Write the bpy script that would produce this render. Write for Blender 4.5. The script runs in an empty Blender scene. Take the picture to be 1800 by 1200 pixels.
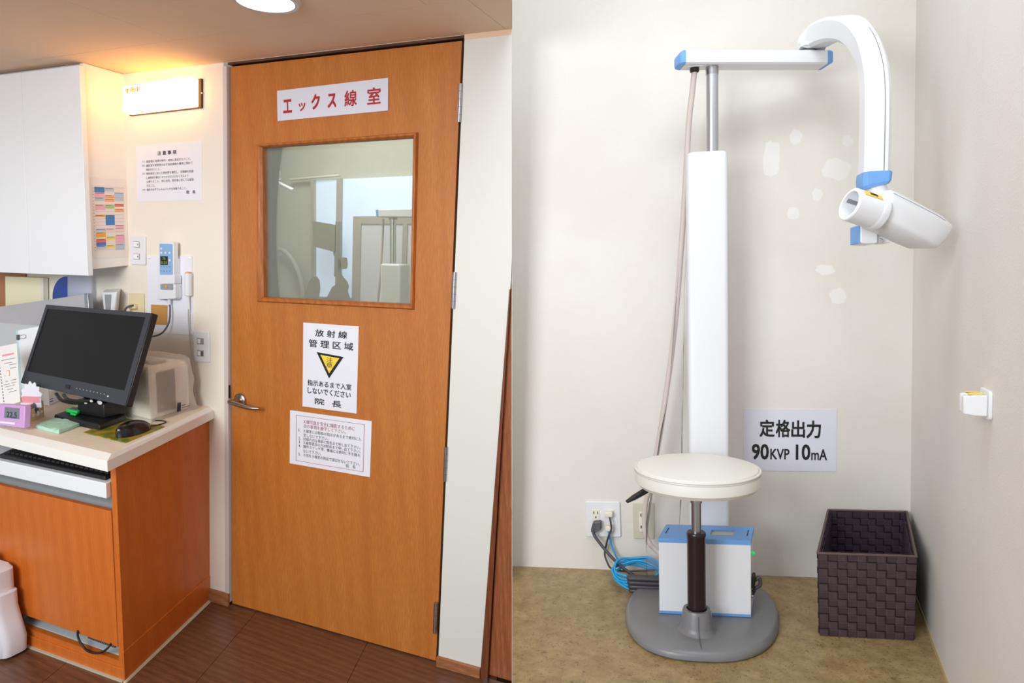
import bpy, bmesh, math, random
from mathutils import Vector as V, Matrix, noise

random.seed(7)
SC = bpy.context.scene
COL = SC.collection

# ---------------------------------------------------------------- camera
# two neighbouring bays seen from one standpoint: the desk bay (world axes: X along the door wall,
# Y into that wall, Z up) and the x-ray bay on a raised floor, whose axes are turned against it
F = 1200.0
RM = Matrix(((0.920819563485362, -0.021053267413159386, 0.3894201990573388),
             (0.06875360093186819, 0.9916654190618089, -0.10896164002009273),
             (-0.38388054634420954, 0.12710805076074788, 0.9145924062500598)))
T = V((-1.1189621283226732, 1.0480168647080093, 2.709457245066053))
LEAN = 0.036


def c2w(v):
    q = RM.transposed() @ V(v)
    return V((q.x, q.z, -q.y))


CAM = c2w(-T)
cam = bpy.data.cameras.new('camera')
cam.sensor_width = 36.0
cam.lens = F / 1800.0 * 36.0
cam.clip_start = 0.02
camo = bpy.data.objects.new('camera', cam)
COL.objects.link(camo)
r_, u_, b_ = c2w((1, 0, 0)), c2w((0, -1, 0)), c2w((0, 0, -1))
camo.matrix_world = Matrix(((r_.x, u_.x, b_.x, CAM.x), (r_.y, u_.y, b_.y, CAM.y), (r_.z, u_.z, b_.z, CAM.z), (0, 0, 0, 1)))
SC.camera = camo

# frame of the x-ray bay: a along its back wall, b out of that wall, h up
upR = V((-470, -20400, -1200)).normalized()
uR = V((7700, -106, -1200))
uR = (uR - upR * uR.dot(upR)).normalized()
nR = upR.cross(uR)
if nR.z > 0:
    nR = -nR
OR = CAM + c2w(V((0, 394.5 / F, 1.0)) * 2.3)
upR, uR, nR = c2w(upR), c2w(uR), c2w(nR)
SK = -0.253            # the side wall of the x-ray bay is not square to its back wall


def RP(a, b, h):
    return OR + uR * a + nR * b + upR * h


def RS(a, b, h):
    return RP(a + SK * b, b, h)


def RLoc(P):
    d = P - OR
    return V((d.dot(uR), d.dot(nR), d.dot(upR)))


def ray(px, py):
    return c2w(((px - 900) / F, (py - 600) / F, 1.0))


def hit(px, py, p, n):
    v = ray(px, py)
    return CAM + v * ((p - CAM).dot(n) / v.dot(n))


def W(px, py, y=0.0):
    return hit(px, py, V((0, y, 0)), V((0, 1, 0)))


def Z(px, py, z=0.0):
    return hit(px, py, V((0, 0, z)), V((0, 0, 1)))


def RW(px, py, b=0.0):
    return hit(px, py, RP(0, b, 0), nR)


def RF(px, py, h=0.0):
    return hit(px, py, RP(0, 0, h), upR)


def seamX(y, z):       # where the desk bay ends and the x-ray bay begins
    return 1.21518 - 0.022863 * z - 0.422906 * y


# ---------------------------------------------------------------- world, lights, exposure
world = bpy.data.worlds.new('world')
SC.world = world
world.use_nodes = True
wb = world.node_tree.nodes['Background']
wb.inputs[0].default_value = (0.92, 0.96, 1.0, 1)
wb.inputs[1].default_value = 0.62


def area(name, loc, target, sx, sy, power, col=(1, 1, 1)):
    l = bpy.data.lights.new(name, 'AREA')
    l.shape = 'RECTANGLE'
    l.size, l.size_y = sx, sy
    l.energy = power
    l.color = col
    o = bpy.data.objects.new(name, l)
    COL.objects.link(o)
    o.location = loc
    o.rotation_euler = (V(target) - V(loc)).to_track_quat('-Z', 'Y').to_euler()
    return o


area('window_daylight', (0.75, -3.2, 1.95), (-0.1, -0.2, 1.0), 1.4, 1.2, 80, (0.93, 0.97, 1.0))
area('bay_ceiling_lamp', RP(0.50, 1.05, 2.38), RP(0.6, 0.35, 0.6), 0.7, 0.3, 11, (0.86, 0.93, 1.0))
area('room_ceiling_lamp', RP(0.2, 1.9, 2.3), RP(0.6, 0.1, 0.9), 0.9, 0.5, 6, (0.92, 0.96, 1.0))
area('inner_room_fill', (-0.2, 0.75, 2.33), (-0.2, 0.8, 0.0), 0.8, 0.4, 22, (1.0, 0.98, 0.95))  # added fill light that brightens what stands behind the door glass
SC.view_settings.view_transform = 'Standard'
SC.view_settings.look = 'None'
SC.view_settings.exposure = 0.0
SC.view_settings.gamma = 1.0
SC.view_settings.use_curve_mapping = False


# ---------------------------------------------------------------- materials
def lin(c):
    return tuple((x / 255 / 12.92 if x / 255 <= 0.04045 else ((x / 255 + 0.055) / 1.055) ** 2.4) for x in c) + (1.0,)


def newmat(name):
    m = bpy.data.materials.new(name)
    m.use_nodes = True
    nt = m.node_tree
    return m, nt, nt.nodes['Principled BSDF']


def mat(name, c, rough=0.5, metal=0.0, c2=None, scale=8.0, bump=0.0, bscale=200.0, spec=0.5, detail=3.0, vec=None, lo=0.35, hi=0.65,
        emit=0.0, coat=0.0):
    m, nt, b = newmat(name)
    N = nt.nodes.new
    b.inputs['Base Color'].default_value = lin(c)
    b.inputs['Roughness'].default_value = rough
    b.inputs['Metallic'].default_value = metal
    b.inputs['Specular IOR Level'].default_value = spec
    b.inputs['Coat Weight'].default_value = coat
    if emit:
        b.inputs['Emission Color'].default_value = lin(c)
        b.inputs['Emission Strength'].default_value = emit
    if c2 or bump:
        g = N('ShaderNodeNewGeometry')
        mp = N('ShaderNodeMapping')
        nt.links.new(g.outputs['Position'], mp.inputs[0])
        if vec:
            mp.inputs['Scale'].default_value = vec
    if c2:
        n = N('ShaderNodeTexNoise')
        n.inputs['Scale'].default_value = scale
        n.inputs['Detail'].default_value = detail
        r = N('ShaderNodeValToRGB')
        r.color_ramp.elements[0].color = lin(c)
        r.color_ramp.elements[1].color = lin(c2)
        r.color_ramp.elements[0].position = lo
        r.color_ramp.elements[1].position = hi
        nt.links.new(mp.outputs[0], n.inputs['Vector'])
        nt.links.new(n.outputs[0], r.inputs[0])
        nt.links.new(r.outputs[0], b.inputs['Base Color'])
    if bump:
        n2 = N('ShaderNodeTexNoise')
        n2.inputs['Scale'].default_value = bscale
        n2.inputs['Detail'].default_value = 2
        bp = N('ShaderNodeBump')
        bp.inputs['Strength'].default_value = bump
        bp.inputs['Distance'].default_value = 0.002
        nt.links.new(mp.outputs[0], n2.inputs['Vector'])
        nt.links.new(n2.outputs[0], bp.inputs['Height'])
        nt.links.new(bp.outputs[0], b.inputs['Normal'])
    return m


def wood(name, ca, cb, cc, vec, fine=(90, 90, 4), rough=0.4, wave=0.5, wscale=3.0, wdist=6.0, coat=0.0):
    """ca/cb: broad figure, cc: pores; vec stretches the figure along the grain"""
    m, nt, b = newmat(name)
    N, L = nt.nodes.new, nt.links.new
    g = N('ShaderNodeNewGeometry')
    mp = N('ShaderNodeMapping'); mp.inputs['Scale'].default_value = vec
    L(g.outputs['Position'], mp.inputs[0])
    w = N('ShaderNodeTexWave'); w.wave_type = 'BANDS'; w.bands_direction = 'DIAGONAL'
    w.inputs['Scale'].default_value = wscale
    w.inputs['Distortion'].default_value = wdist
    w.inputs['Detail'].default_value = 2.5
    w.inputs['Detail Scale'].default_value = 0.8
    L(mp.outputs[0], w.inputs['Vector'])
    n = N('ShaderNodeTexNoise'); n.inputs['Scale'].default_value = 2.2; n.inputs['Detail'].default_value = 4
    L(mp.outputs[0], n.inputs['Vector'])
    mx = N('ShaderNodeMix'); mx.data_type = 'FLOAT'; mx.inputs[0].default_value = wave
    L(n.outputs[0], mx.inputs[2]); L(w.outputs[1], mx.inputs[3])
    r = N('ShaderNodeValToRGB')
    r.color_ramp.elements[0].color = lin(ca); r.color_ramp.elements[0].position = 0.25
    r.color_ramp.elements[1].color = lin(cb); r.color_ramp.elements[1].position = 0.75
    L(mx.outputs[0], r.inputs[0])
    mp2 = N('ShaderNodeMapping'); mp2.inputs['Scale'].default_value = fine
    L(g.outputs['Position'], mp2.inputs[0])
    n2 = N('ShaderNodeTexNoise'); n2.inputs['Scale'].default_value = 3.0; n2.inputs['Detail'].default_value = 3
    L(mp2.outputs[0], n2.inputs['Vector'])
    r2 = N('ShaderNodeValToRGB')
    r2.color_ramp.elements[0].position = 0.42; r2.color_ramp.elements[0].color = (0.45, 0.45, 0.45, 1)
    r2.color_ramp.elements[1].position = 0.62; r2.color_ramp.elements[1].color = (0, 0, 0, 1)
    L(n2.outputs[0], r2.inputs[0])
    mc = N('ShaderNodeMix'); mc.data_type = 'RGBA'
    L(r2.outputs[0], mc.inputs[0]); L(r.outputs[0], mc.inputs[6]); mc.inputs[7].default_value = lin(cc)
    L(mc.outputs[2], b.inputs['Base Color'])
    b.inputs['Roughness'].default_value = rough
    b.inputs['Coat Weight'].default_value = coat
    bp = N('ShaderNodeBump'); bp.inputs['Strength'].default_value = 0.12; bp.inputs['Distance'].default_value = 0.001
    L(n2.outputs[0], bp.inputs['Height']); L(bp.outputs[0], b.inputs['Normal'])
    return m


def glassy(name, tint, gloss_rough=0.02, ior=1.45, haze=0.0, hazecol=(230, 230, 225), veil=0.5):
    m = bpy.data.materials.new(name); m.use_nodes = True
    nt = m.node_tree; nt.nodes.clear()
    N, L = nt.nodes.new, nt.links.new
    o = N('ShaderNodeOutputMaterial'); t = N('ShaderNodeBsdfTransparent'); t.inputs[0].default_value = lin(tint)
    g = N('ShaderNodeBsdfGlossy'); g.inputs['Roughness'].default_value = gloss_rough
    f = N('ShaderNodeFresnel'); f.inputs[0].default_value = ior
    mx = N('ShaderNodeMixShader')
    L(f.outputs[0], mx.inputs[0]); L(t.outputs[0], mx.inputs[1]); L(g.outputs[0], mx.inputs[2])
    out = mx
    if haze:
        d = N('ShaderNodeBsdfDiffuse'); d.inputs[0].default_value = lin(hazecol)
        tl = N('ShaderNodeBsdfTranslucent'); tl.inputs[0].default_value = lin(hazecol)
        m0 = N('ShaderNodeMixShader'); L(d.outputs[0], m0.inputs[1]); L(tl.outputs[0], m0.inputs[2])
        m2 = N('ShaderNodeMixShader'); m2.inputs[0].default_value = haze
        L(mx.outputs[0], m2.inputs[1]); L(m0.outputs[0], m2.inputs[2]); out = m2
    L(out.outputs[0], o.inputs[0])
    return m


M = {}
M['wall'] = mat('cream_wallpaper', (236, 228, 214), 0.75, bump=0.25, bscale=260)
M['wallR'] = mat('painted_wall_white', (224, 222, 215), 0.6, bump=0.1, bscale=240)
M['bay'] = mat('bay_wallpaper', (229, 224, 218), 0.55, c2=(224, 218, 210), scale=3, bump=0.3, bscale=320)
M['ceil'] = mat('ceiling_board', (232, 202, 174), 0.8, c2=(227, 195, 166), scale=2, bump=0.12, bscale=300)
M['dark'] = mat('dark_gap', (38, 24, 18), 0.8)
M['header'] = wood('header_brown', (104, 66, 42), (84, 50, 32), (50, 30, 20), (1, 6, 6), (8, 60, 60))
M['door'] = wood('door_oak', (201, 126, 54), (187, 110, 43), (164, 90, 33), (6, 6, 0.6), (190, 190, 12), 0.42, 0.22, 1.3, 9.0)
M['mould'] = wood('moulding_oak', (196, 116, 52), (176, 98, 38), (140, 76, 30), (6, 6, 1), (120, 120, 10), 0.35)
M['cab'] = wood('cabinet_cherry', (216, 120, 46), (204, 106, 34), (182, 90, 28), (9, 9, 0.5), (170, 170, 5), 0.36, 0.25, 1.2, 3.0)
M['plank'] = wood('floor_walnut', (126, 84, 58), (104, 66, 44), (66, 40, 26), (1.2, 16, 16), (5, 110, 110), 0.33, 0.35, 1.5, 4.0)
M['base'] = wood('baseboard_oak', (176, 118, 76), (158, 100, 62), (120, 74, 44), (1, 8, 8), (8, 90, 90), 0.45)
M['jamb'] = wood('jamb_wood', (168, 98, 56), (150, 84, 46), (112, 60, 32), (8, 8, 0.8), (150, 150, 8), 0.45)
M['jambd'] = wood('jamb_dark', (132, 70, 36), (114, 58, 28), (84, 42, 20), (8, 8, 0.8), (150, 150, 8), 0.4)
M['white'] = mat('white_laminate', (240, 241, 243), 0.3)
M['whitew'] = mat('worktop_edge_white', (240, 237, 230), 0.35)
M['top'] = mat('worktop_cream', (240, 227, 206), 0.4, c2=(235, 220, 197), scale=40)
M['plastic'] = mat('white_plastic', (230, 230, 233), 0.35)
M['plasticw'] = mat('warm_white_plastic', (232, 226, 212), 0.4)
M['cream'] = mat('cream_plastic', (232, 216, 176), 0.4)
M['paper'] = mat('paper_white', (234, 234, 242), 0.45)
M['gloss'] = mat('laminated_paper', (222, 222, 234), 0.08)
M['ink'] = mat('ink_black', (24, 22, 26), 0.5)
M['red'] = mat('ink_red', (176, 34, 44), 0.5)
M['maroon'] = mat('ink_maroon', (150, 60, 70), 0.5)
M['yellow'] = mat('print_yellow', (246, 216, 70), 0.5)
M['steel'] = mat('brushed_steel', (176, 176, 180), 0.28, 1.0)
M['chrome'] = mat('chrome', (214, 214, 218), 0.16, 1.0)
M['black'] = mat('black_plastic', (20, 20, 23), 0.38)
M['bezel'] = mat('charcoal_bezel', (52, 54, 60), 0.45)
M['screen'] = mat('dark_screen', (22, 20, 19), 0.3, spec=0.25)
M['grey'] = mat('grey_plastic', (150, 152, 156), 0.4)
M['dgrey'] = mat('dark_grey_plastic', (88, 88, 94), 0.45)
M['inner'] = mat('cabinet_inside', (206, 212, 214), 0.5)
M['blue'] = mat('sky_blue_plastic', (112, 164, 226), 0.4)
M['xwhite'] = mat('equipment_white', (233, 234, 238), 0.32)
M['basegrey'] = mat('grey_moulded_base', (122, 122, 124), 0.3, bump=0.15, bscale=900)
M['alu'] = mat('satin_aluminium', (206, 210, 216), 0.3, 1.0)
M['hose'] = mat('beige_hose', (206, 192, 186), 0.45)
M['cabled'] = mat('dark_grey_cable', (66, 62, 70), 0.45)
M['cableb'] = mat('blue_cable', (38, 160, 214), 0.4)
M['tubeb'] = mat('dark_brown_sleeve', (40, 24, 32), 0.25)
M['leather'] = mat('white_vinyl', (230, 227, 219), 0.42, bump=0.2, bscale=700)
M['lino'] = None
M['strap'] = mat('brown_webbing', (58, 42, 50), 0.6, c2=(66, 48, 55), scale=60, bump=0.4, bscale=900)
M['strap_lit'] = mat('brown_webbing_lit', (68, 51, 57), 0.55, c2=(76, 58, 63), scale=60, bump=0.4, bscale=900)  # same webbing; light on the cross ribs is put into the colour
M['strapd'] = mat('brown_webbing_inside', (54, 37, 52), 0.65, bump=0.4, bscale=900)
M['keypad'] = mat('keypad_blue', (140, 176, 216), 0.4)
M['nickel'] = mat('satin_nickel', (168, 162, 156), 0.3, 1.0)
M['gblack'] = mat('glossy_black', (14, 14, 17), 0.18)
M['lilac'] = mat('lilac_plastic', (206, 158, 212), 0.4)
M['lcd'] = mat('grey_lcd', (116, 122, 128), 0.25)
M['pink'] = mat('pink_card', (232, 150, 164), 0.5)
M['pastel'] = mat('pastel_card', (240, 205, 180), 0.5, c2=(244, 226, 150), scale=60)
M['mint'] = mat('mint_cloth', (186, 226, 204), 0.9, c2=(172, 216, 194), scale=50, bump=0.5, bscale=500)
M['green'] = mat('green_plastic', (44, 196, 96), 0.35)
M['navy'] = mat('cobalt_blue', (28, 62, 150), 0.25)
M['brown'] = mat('kraft_paper', (196, 142, 72), 0.6)
M['tan'] = mat('brown_panel', (178, 120, 78), 0.6)
M['creamp'] = mat('cream_panel', (244, 236, 196), 0.5)
M['putty'] = mat('white_putty', (234, 231, 228), 0.7)
M['orange'] = mat('orange_button', (236, 150, 60), 0.35)
M['jug'] = mat('milky_polyethylene', (224, 222, 228), 0.35)
M['rubber'] = mat('black_rubber', (22, 20, 22), 0.55)
M['label_y'] = mat('yellow_label', (246, 210, 60), 0.4)
M['film'] = glassy('clear_film', (253, 253, 254), 0.08, 1.12, 0.06, (250, 250, 252))
M['glass'] = glassy('door_glass', (232, 236, 232), 0.01, 1.5, 0.16, (188, 190, 180))
M['acryl'] = glassy('acrylic', (246, 248, 253), 0.05, 1.45, 0.6, (238, 240, 250))
M['cover'] = glassy('translucent_cover', (255, 254, 250), 0.25, 1.3, 0.38, (252, 249, 242))
M['coverbody'] = mat('covered_device', (250, 246, 238), 0.6)
M['coverdark'] = mat('covered_device_panel', (150, 140, 140), 0.6)
M['daylight'] = mat('reflected_daylight_pane', (206, 218, 244), 0.5, emit=1.0)  # glow stands for window light reflected in the door glass
M['taupe'] = mat('taupe_panel', (178, 170, 160), 0.6)
M['silh'] = mat('silhouette_taupe', (140, 136, 122), 0.6)  # silhouette shade of the reflected arm, put into the colour
M['greyfilm'] = mat('grey_splash_panel', (170, 168, 172), 0.25, c2=(186, 184, 186), scale=3)
M['seam'] = mat('pale_sealant', (196, 186, 160), 0.6)
M['padm'] = mat('printed_mouse_pad', (176, 148, 40), 0.35, c2=(104, 120, 40), scale=26, lo=0.42, hi=0.6, detail=4)


def lino():
    m, nt, b = newmat('mottled_linoleum')
    N, L = nt.nodes.new, nt.links.new
    g = N('ShaderNodeNewGeometry')
    n = N('ShaderNodeTexNoise'); n.inputs['Scale'].default_value = 22; n.inputs['Detail'].default_value = 6; n.inputs['Roughness'].default_value = 0.7
    n2 = N('ShaderNodeTexNoise'); n2.inputs['Scale'].default_value = 95; n2.inputs['Detail'].default_value = 4; n2.inputs['Distortion'].default_value = 1.5
    L(g.outputs[0], n.inputs['Vector']); L(g.outputs[0], n2.inputs['Vector'])
    r = N('ShaderNodeValToRGB')
    r.color_ramp.elements[0].color = lin((140, 117, 75)); r.color_ramp.elements[0].position = 0.36
    r.color_ramp.elements[1].color = lin((170, 147, 102)); r.color_ramp.elements[1].position = 0.66
    L(n.outputs[0], r.inputs[0])
    r2 = N('ShaderNodeValToRGB')
    r2.color_ramp.elements[0].color = (0.75, 0.75, 0.75, 1); r2.color_ramp.elements[0].position = 0.34
    r2.color_ramp.elements[1].color = (0, 0, 0, 1); r2.color_ramp.elements[1].position = 0.43
    L(n2.outputs[0], r2.inputs[0])
    mx = N('ShaderNodeMix'); mx.data_type = 'RGBA'
    L(r2.outputs[0], mx.inputs[0]); L(r.outputs[0], mx.inputs[6]); mx.inputs[7].default_value = lin((106, 82, 48))
    L(mx.outputs[2], b.inputs['Base Color'])
    b.inputs['Roughness'].default_value = 0.38
    return m


M['lino'] = lino()


# ---------------------------------------------------------------- mesh helpers
class MB:
    def __init__(s):
        s.v, s.f = [], []

    def add(s, vs, fs):
        n = len(s.v)
        s.v += [V(p) for p in vs]
        s.f += [tuple(i + n for i in f) for f in fs]
        return s

    def loft(s, loops, cap=True, closed=True):
        n = len(loops[0]); vs = [p for l in loops for p in l]; fs = []
        for k in range(len(loops) - 1):
            for i in range(n if closed else n - 1):
                j = (i + 1) % n
                fs.append((k * n + i, k * n + j, (k + 1) * n + j, (k + 1) * n + i))
        if cap:
            fs.append(tuple(range(n - 1, -1, -1))); fs.append(tuple((len(loops) - 1) * n + i for i in range(n)))
        return s.add(vs, fs)

    def hexa(s, a, b):
        return s.loft([a, b])

    def box(s, m, x0, x1, y0, y1, z0, z1):
        return s.loft([[m(x0, y0, z0), m(x1, y0, z0), m(x1, y1, z0), m(x0, y1, z0)],
                       [m(x0, y0, z1), m(x1, y0, z1), m(x1, y1, z1), m(x0, y1, z1)]])

    def prism(s, loop, vec):
        return s.loft([loop, [p + vec for p in loop]])

    def tube(s, pts, r, n=10, smooth=0, cap=True):
        pts = [V(p) for p in pts]
        if smooth:
            pts = spline(pts, smooth)
        m = len(pts)
        rr = r if isinstance(r, (list, tuple)) else None
        t0 = (pts[1] - pts[0]).normalized()
        a = t0.orthogonal().normalized()
        loops = []
        for i, p in enumerate(pts):
            t = (pts[min(i + 1, m - 1)] - pts[max(i - 1, 0)]).normalized()
            a = (a - t * a.dot(t)).normalized(); b = t.cross(a)
            q = r if rr is None else rr[0] + (rr[1] - rr[0]) * i / (m - 1)
            loops.append([p + (a * math.cos(2 * math.pi * k / n) + b * math.sin(2 * math.pi * k / n)) * q for k in range(n)])
        return s.loft(loops, cap)

    def lathe(s, prof, o, ax, n=32, ex=None):
        o, ax = V(o), V(ax).normalized()
        e1 = (V(ex) if ex else ax.orthogonal()).normalized()
        e1 = (e1 - ax * e1.dot(ax)).normalized(); e2 = ax.cross(e1)
        loops = [[o + ax * h + (e1 * math.cos(2 * math.pi * k / n) + e2 * math.sin(2 * math.pi * k / n)) * max(r, 1e-5) for k in range(n)] for r, h in prof]
        return s.loft(loops, True)


def spline(p, n):
    out = []
    q = [p[0]] + p + [p[-1]]
    for i in range(1, len(q) - 2):
        a, b, c, d = q[i - 1], q[i], q[i + 1], q[i + 2]
        for k in range(n):
            t = k / n
            out.append(0.5 * ((2 * b) + (c - a) * t + (2 * a - 5 * b + 4 * c - d) * t * t + (3 * b - a - 3 * c + d) * t ** 3))
    out.append(p[-1])
    return out


def obj(name, mb, m, parent=None, smooth=None, bevel=0.0, kind=None, label=None, cat=None, group=None, base='bottom', recalc=True, seg=2):
    me = bpy.data.meshes.new(name)
    xs = [p.x for p in mb.v]; ys = [p.y for p in mb.v]; zs = [p.z for p in mb.v]
    o0 = V(((min(xs) + max(xs)) / 2, (min(ys) + max(ys)) / 2, min(zs) if (parent is None and base == 'bottom') else (min(zs) + max(zs)) / 2))
    me.from_pydata([tuple(p - o0) for p in mb.v], [], mb.f)
    if recalc:
        bm = bmesh.new(); bm.from_mesh(me)
        bmesh.ops.recalc_face_normals(bm, faces=bm.faces)
        bm.to_mesh(me); bm.free()
    if smooth is not None:
        for p in me.polygons:
            p.use_smooth = True
        me.set_sharp_from_angle(angle=math.radians(smooth))
    me.materials.append(M[m] if isinstance(m, str) else m)
    o = bpy.data.objects.new(name, me)
    COL.objects.link(o)
    if parent is not None:
        o.parent = parent
        o.location = o0 - wloc(parent)
    else:
        o.location = o0
    if bevel:
        b = o.modifiers.new('bevel', 'BEVEL'); b.width = bevel; b.segments = seg; b.limit_method = 'ANGLE'; b.angle_limit = math.radians(35)
        for p in me.polygons:
            p.use_smooth = True
        me.set_sharp_from_angle(angle=math.radians(50))
    tag(o, label, cat, group, kind)
    return o


def wloc(o):
    return o.location + (wloc(o.parent) if o.parent else V((0, 0, 0)))


def tag(o, label=None, cat=None, group=None, kind=None):
    if label: o['label'] = label
    if cat: o['category'] = cat
    if group: o['group'] = group
    if kind: o['kind'] = kind
    return o


def thing(name, label, cat, base, group=None):
    o = bpy.data.objects.new(name, None)
    o.empty_display_size = 0.05
    COL.objects.link(o)
    o.location = base
    return tag(o, label, cat, group)


ID = lambda x, y, z: V((x, y, z))
LM = lambda x, y, z: V((x + LEAN * z, y, z))        # desk bay: uprights lean a little, as the wall does


def quadmap(TL, TR, BR, BL, n):
    def m(s, t, d=0.0):
        a = TL.lerp(TR, s); b = BL.lerp(BR, s)
        return a.lerp(b, t) + n * d
    return m


NW = V((0, -1, 0))


def wq(px, y=0.0):                                    # quad on the door wall (or a plane y in front of it) from four image points
    return quadmap(*[W(a, b, y) for a, b in px], NW)


def rq(px, b=0.0):
    return quadmap(*[RW(x, y, b) for x, y in px], nR)


def slab(mb, m, s0, s1, t0, t1, d0, d1):
    return mb.loft([[m(s0, t0, d0), m(s1, t0, d0), m(s1, t1, d0), m(s0, t1, d0)],
                    [m(s0, t0, d1), m(s1, t0, d1), m(s1, t1, d1), m(s0, t1, d1)]])


def rslab(mb, m, s0, s1, t0, t1, d0, d1, rs=0.1, rt=0.06, n=4):
    """slab with rounded corners"""
    lp = []
    for cx, cy, a0 in ((s1 - rs, t0 + rt, -90), (s1 - rs, t1 - rt, 0), (s0 + rs, t1 - rt, 90), (s0 + rs, t0 + rt, 180)):
        for k in range(n + 1):
            a = math.radians(a0 + 90 * k / n)
            lp.append((cx + rs * math.cos(a), cy + rt * math.sin(a)))
    return mb.loft([[m(s, t, d0) for s, t in lp], [m(s, t, d1) for s, t in lp]])


_tc = {}


def glyphs(body, bold=0.0, shear=0.0):
    k = body
    if k not in _tc:
        c = bpy.data.curves.new('lettering', 'FONT'); c.body = body; c.resolution_u = 3; c.offset = 0.0
        o = bpy.data.objects.new('lettering', c); COL.objects.link(o)
        me = bpy.data.meshes.new_from_object(o.evaluated_get(bpy.context.evaluated_depsgraph_get()))
        vs = [(v.co.x, v.co.y) for v in me.vertices]; fs = [tuple(p.vertices) for p in me.polygons]
        bpy.data.objects.remove(o); bpy.data.curves.remove(c); bpy.data.meshes.remove(me)
        _tc[k] = (vs, fs)
    return _tc[k]


def text(mb, m, body, s0, s1, t0, t1, d=0.0006, bold=0.0):
    vs, fs = glyphs(body, bold)
    x0, x1 = min(v[0] for v in vs), max(v[0] for v in vs)
    y0, y1 = min(v[1] for v in vs), max(v[1] for v in vs)
    x0, x1, y0, y1 = x0 - bold, x1 + bold, y0 - bold, y1 + bold
    for kk, (ox, oy) in enumerate([(0, 0)] if not bold else [(-bold, -bold), (bold, -bold), (bold, bold), (-bold, bold), (0, bold), (0, -bold)]):
        mb.add([m(s0 + (s1 - s0) * (x + ox - x0) / (x1 - x0), t1 - (t1 - t0) * (y + oy - y0) / (y1 - y0), d + kk * .00012) for x, y in vs], fs)
    return mb


def words(parent, m, mt, lines, d=0.0006, name='lettering'):
    for l in lines:
        obj(name, text(MB(), m, *l[:5], d, l[5] if len(l) > 5 else 0.0), mt, parent, recalc=False)

# ================================================================ DESK BAY: the setting
CH = 2.060             # ceiling height
SE = 0.0006             # half the thickness of the board between the bays


def clipR(x, y, z):
    return min(x, seamX(y, z) - SE)


# floor: sub-floor with laid vinyl planks on it
fl = obj('floor', MB().loft([[V((-2.3, -2.6, z)), V((seamX(-2.6, z) - SE, -2.6, z)), V((seamX(1.45, z) - SE, 1.45, z)), V((-2.3, 1.45, z))] for z in (-0.05, -0.004)]),
         'dark', kind='structure', label='dark brown wood-look plank floor below the orange door')
for i in range(-6, 2):
    xa, xb = 0.645 + 0.515 * (i - 1) + 0.0010, 0.645 + 0.515 * i - 0.0010
    y = 0.025 + (0.0 if i % 2 else 0.0)
    while y > -2.5:
        y2 = y - 0.915
        P = [(clipR(xa - 0.34 * y, y, 0), y), (clipR(xb - 0.34 * y, y, 0), y), (clipR(xb - 0.34 * y2, y2, 0), y2), (clipR(xa - 0.34 * y2, y2, 0), y2)]
        if P[1][0] - P[0][0] > 0.01 and P[0][0] > -2.9:
            obj('plank', MB().loft([[V((a, b, -0.004)) for a, b in P], [V((a, b, 0.0)) for a, b in P]]), 'plank', fl)
        y = y2 - 0.0012

# ceiling: carcass and boards
ce = obj('ceiling', MB().loft([[V((-2.3, -1.75, z)), V((seamX(-1.75, z) - SE, -1.75, z)), V((seamX(0.0, z) - SE, 0.0, z)), V((-2.3, 0.0, z))] for z in (CH + 0.012, CH + 0.075)]),
         'dark', kind='structure', label='low tan ceiling of joined boards above the desk')
for ya, yb, xs in ((0.0, -0.250, (-2.3, -0.68, 1.150, 9)), (-0.2515, -1.16, (-2.3, -0.80, 0.115, 1.03, 9)), (-1.1615, -1.75, (-2.3, -0.3, 0.6, 9))):
    for k in range(len(xs) - 1):
        g = 0.0007
        kx = -0.137 if k and ya < -0.1 and xs[k] > 0 else 0.0
        P = [(clipR(xs[k] + g, ya, CH), ya), (clipR(xs[k + 1] - g, ya, CH), ya), (clipR(xs[k + 1] - g, yb, CH), yb), (clipR(xs[k] + g, yb, CH), yb)]
        obj('ceiling_board', MB().loft([[V((a, b, CH)) for a, b in P], [V((a, b, CH + 0.012)) for a, b in P]]), 'ceil', ce)

DW = 0.927             # door width
DT = 2.046             # door top
# door wall: left of the door, right of the door
mb = MB().box(LM, -2.4, -0.020, 0.0, 0.11, 0.0, CH)
mb.loft([[V((0.939 + LEAN * 0.02, y, 0.02)), V((1.101, y, 0.02)), V((clipR(1.182, y, 1.33), y, 1.33)), V((seamX(y, 1.36) - SE, y, 1.40)), V((seamX(y, CH) - SE, y, CH)), V((0.939 + LEAN * CH, y, CH))] for y in (0.0, 0.11)])
obj('wall_left', mb, 'wall', kind='structure', label='cream wall around the orange wooden door')
mb = MB()
mb.loft([[V((0.941 + LEAN * 0.02, y, 0.035)), V((1.101, y, 0.035)), V((1.182, y, 1.33)), V((seamX(y, 1.36) - SE - .001, y, 1.40)), V((seamX(y, CH) - SE - .001, y, CH - 0.016)), V((0.941 + LEAN * CH, y, CH - 0.016))] for y in (-0.0015, 0.0)])
obj('wall_panel', mb, 'wallR', bpy.data.objects['wall_left'])
obj('trim_1', MB().box(LM, -0.022, -0.003, -0.003, 0.11, 0.012, CH - 0.012), mat('jamb_edge', (206, 196, 190), 0.5), kind='structure', bevel=0.002,
    label='pale edge strip left of the orange door')
obj('trim_2', MB().box(LM, -0.004, 0.938, 0.004, 0.11, DT + 0.006, CH), 'header', kind='structure', label='thin dark brown strip above the orange door')
mb = MB().box(LM, -0.006, 0.0015, 0.03, 0.11, 0.0, DT + 0.006).box(LM, DW - 0.001, 0.940, 0.016, 0.11, 0.0, DT + 0.006).box(LM, -0.006, 0.940, 0.045, 0.11, DT - 0.002, DT + 0.008)
obj('trim_3', mb, 'dark', kind='structure', label='dark rebate around the orange door')
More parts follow.
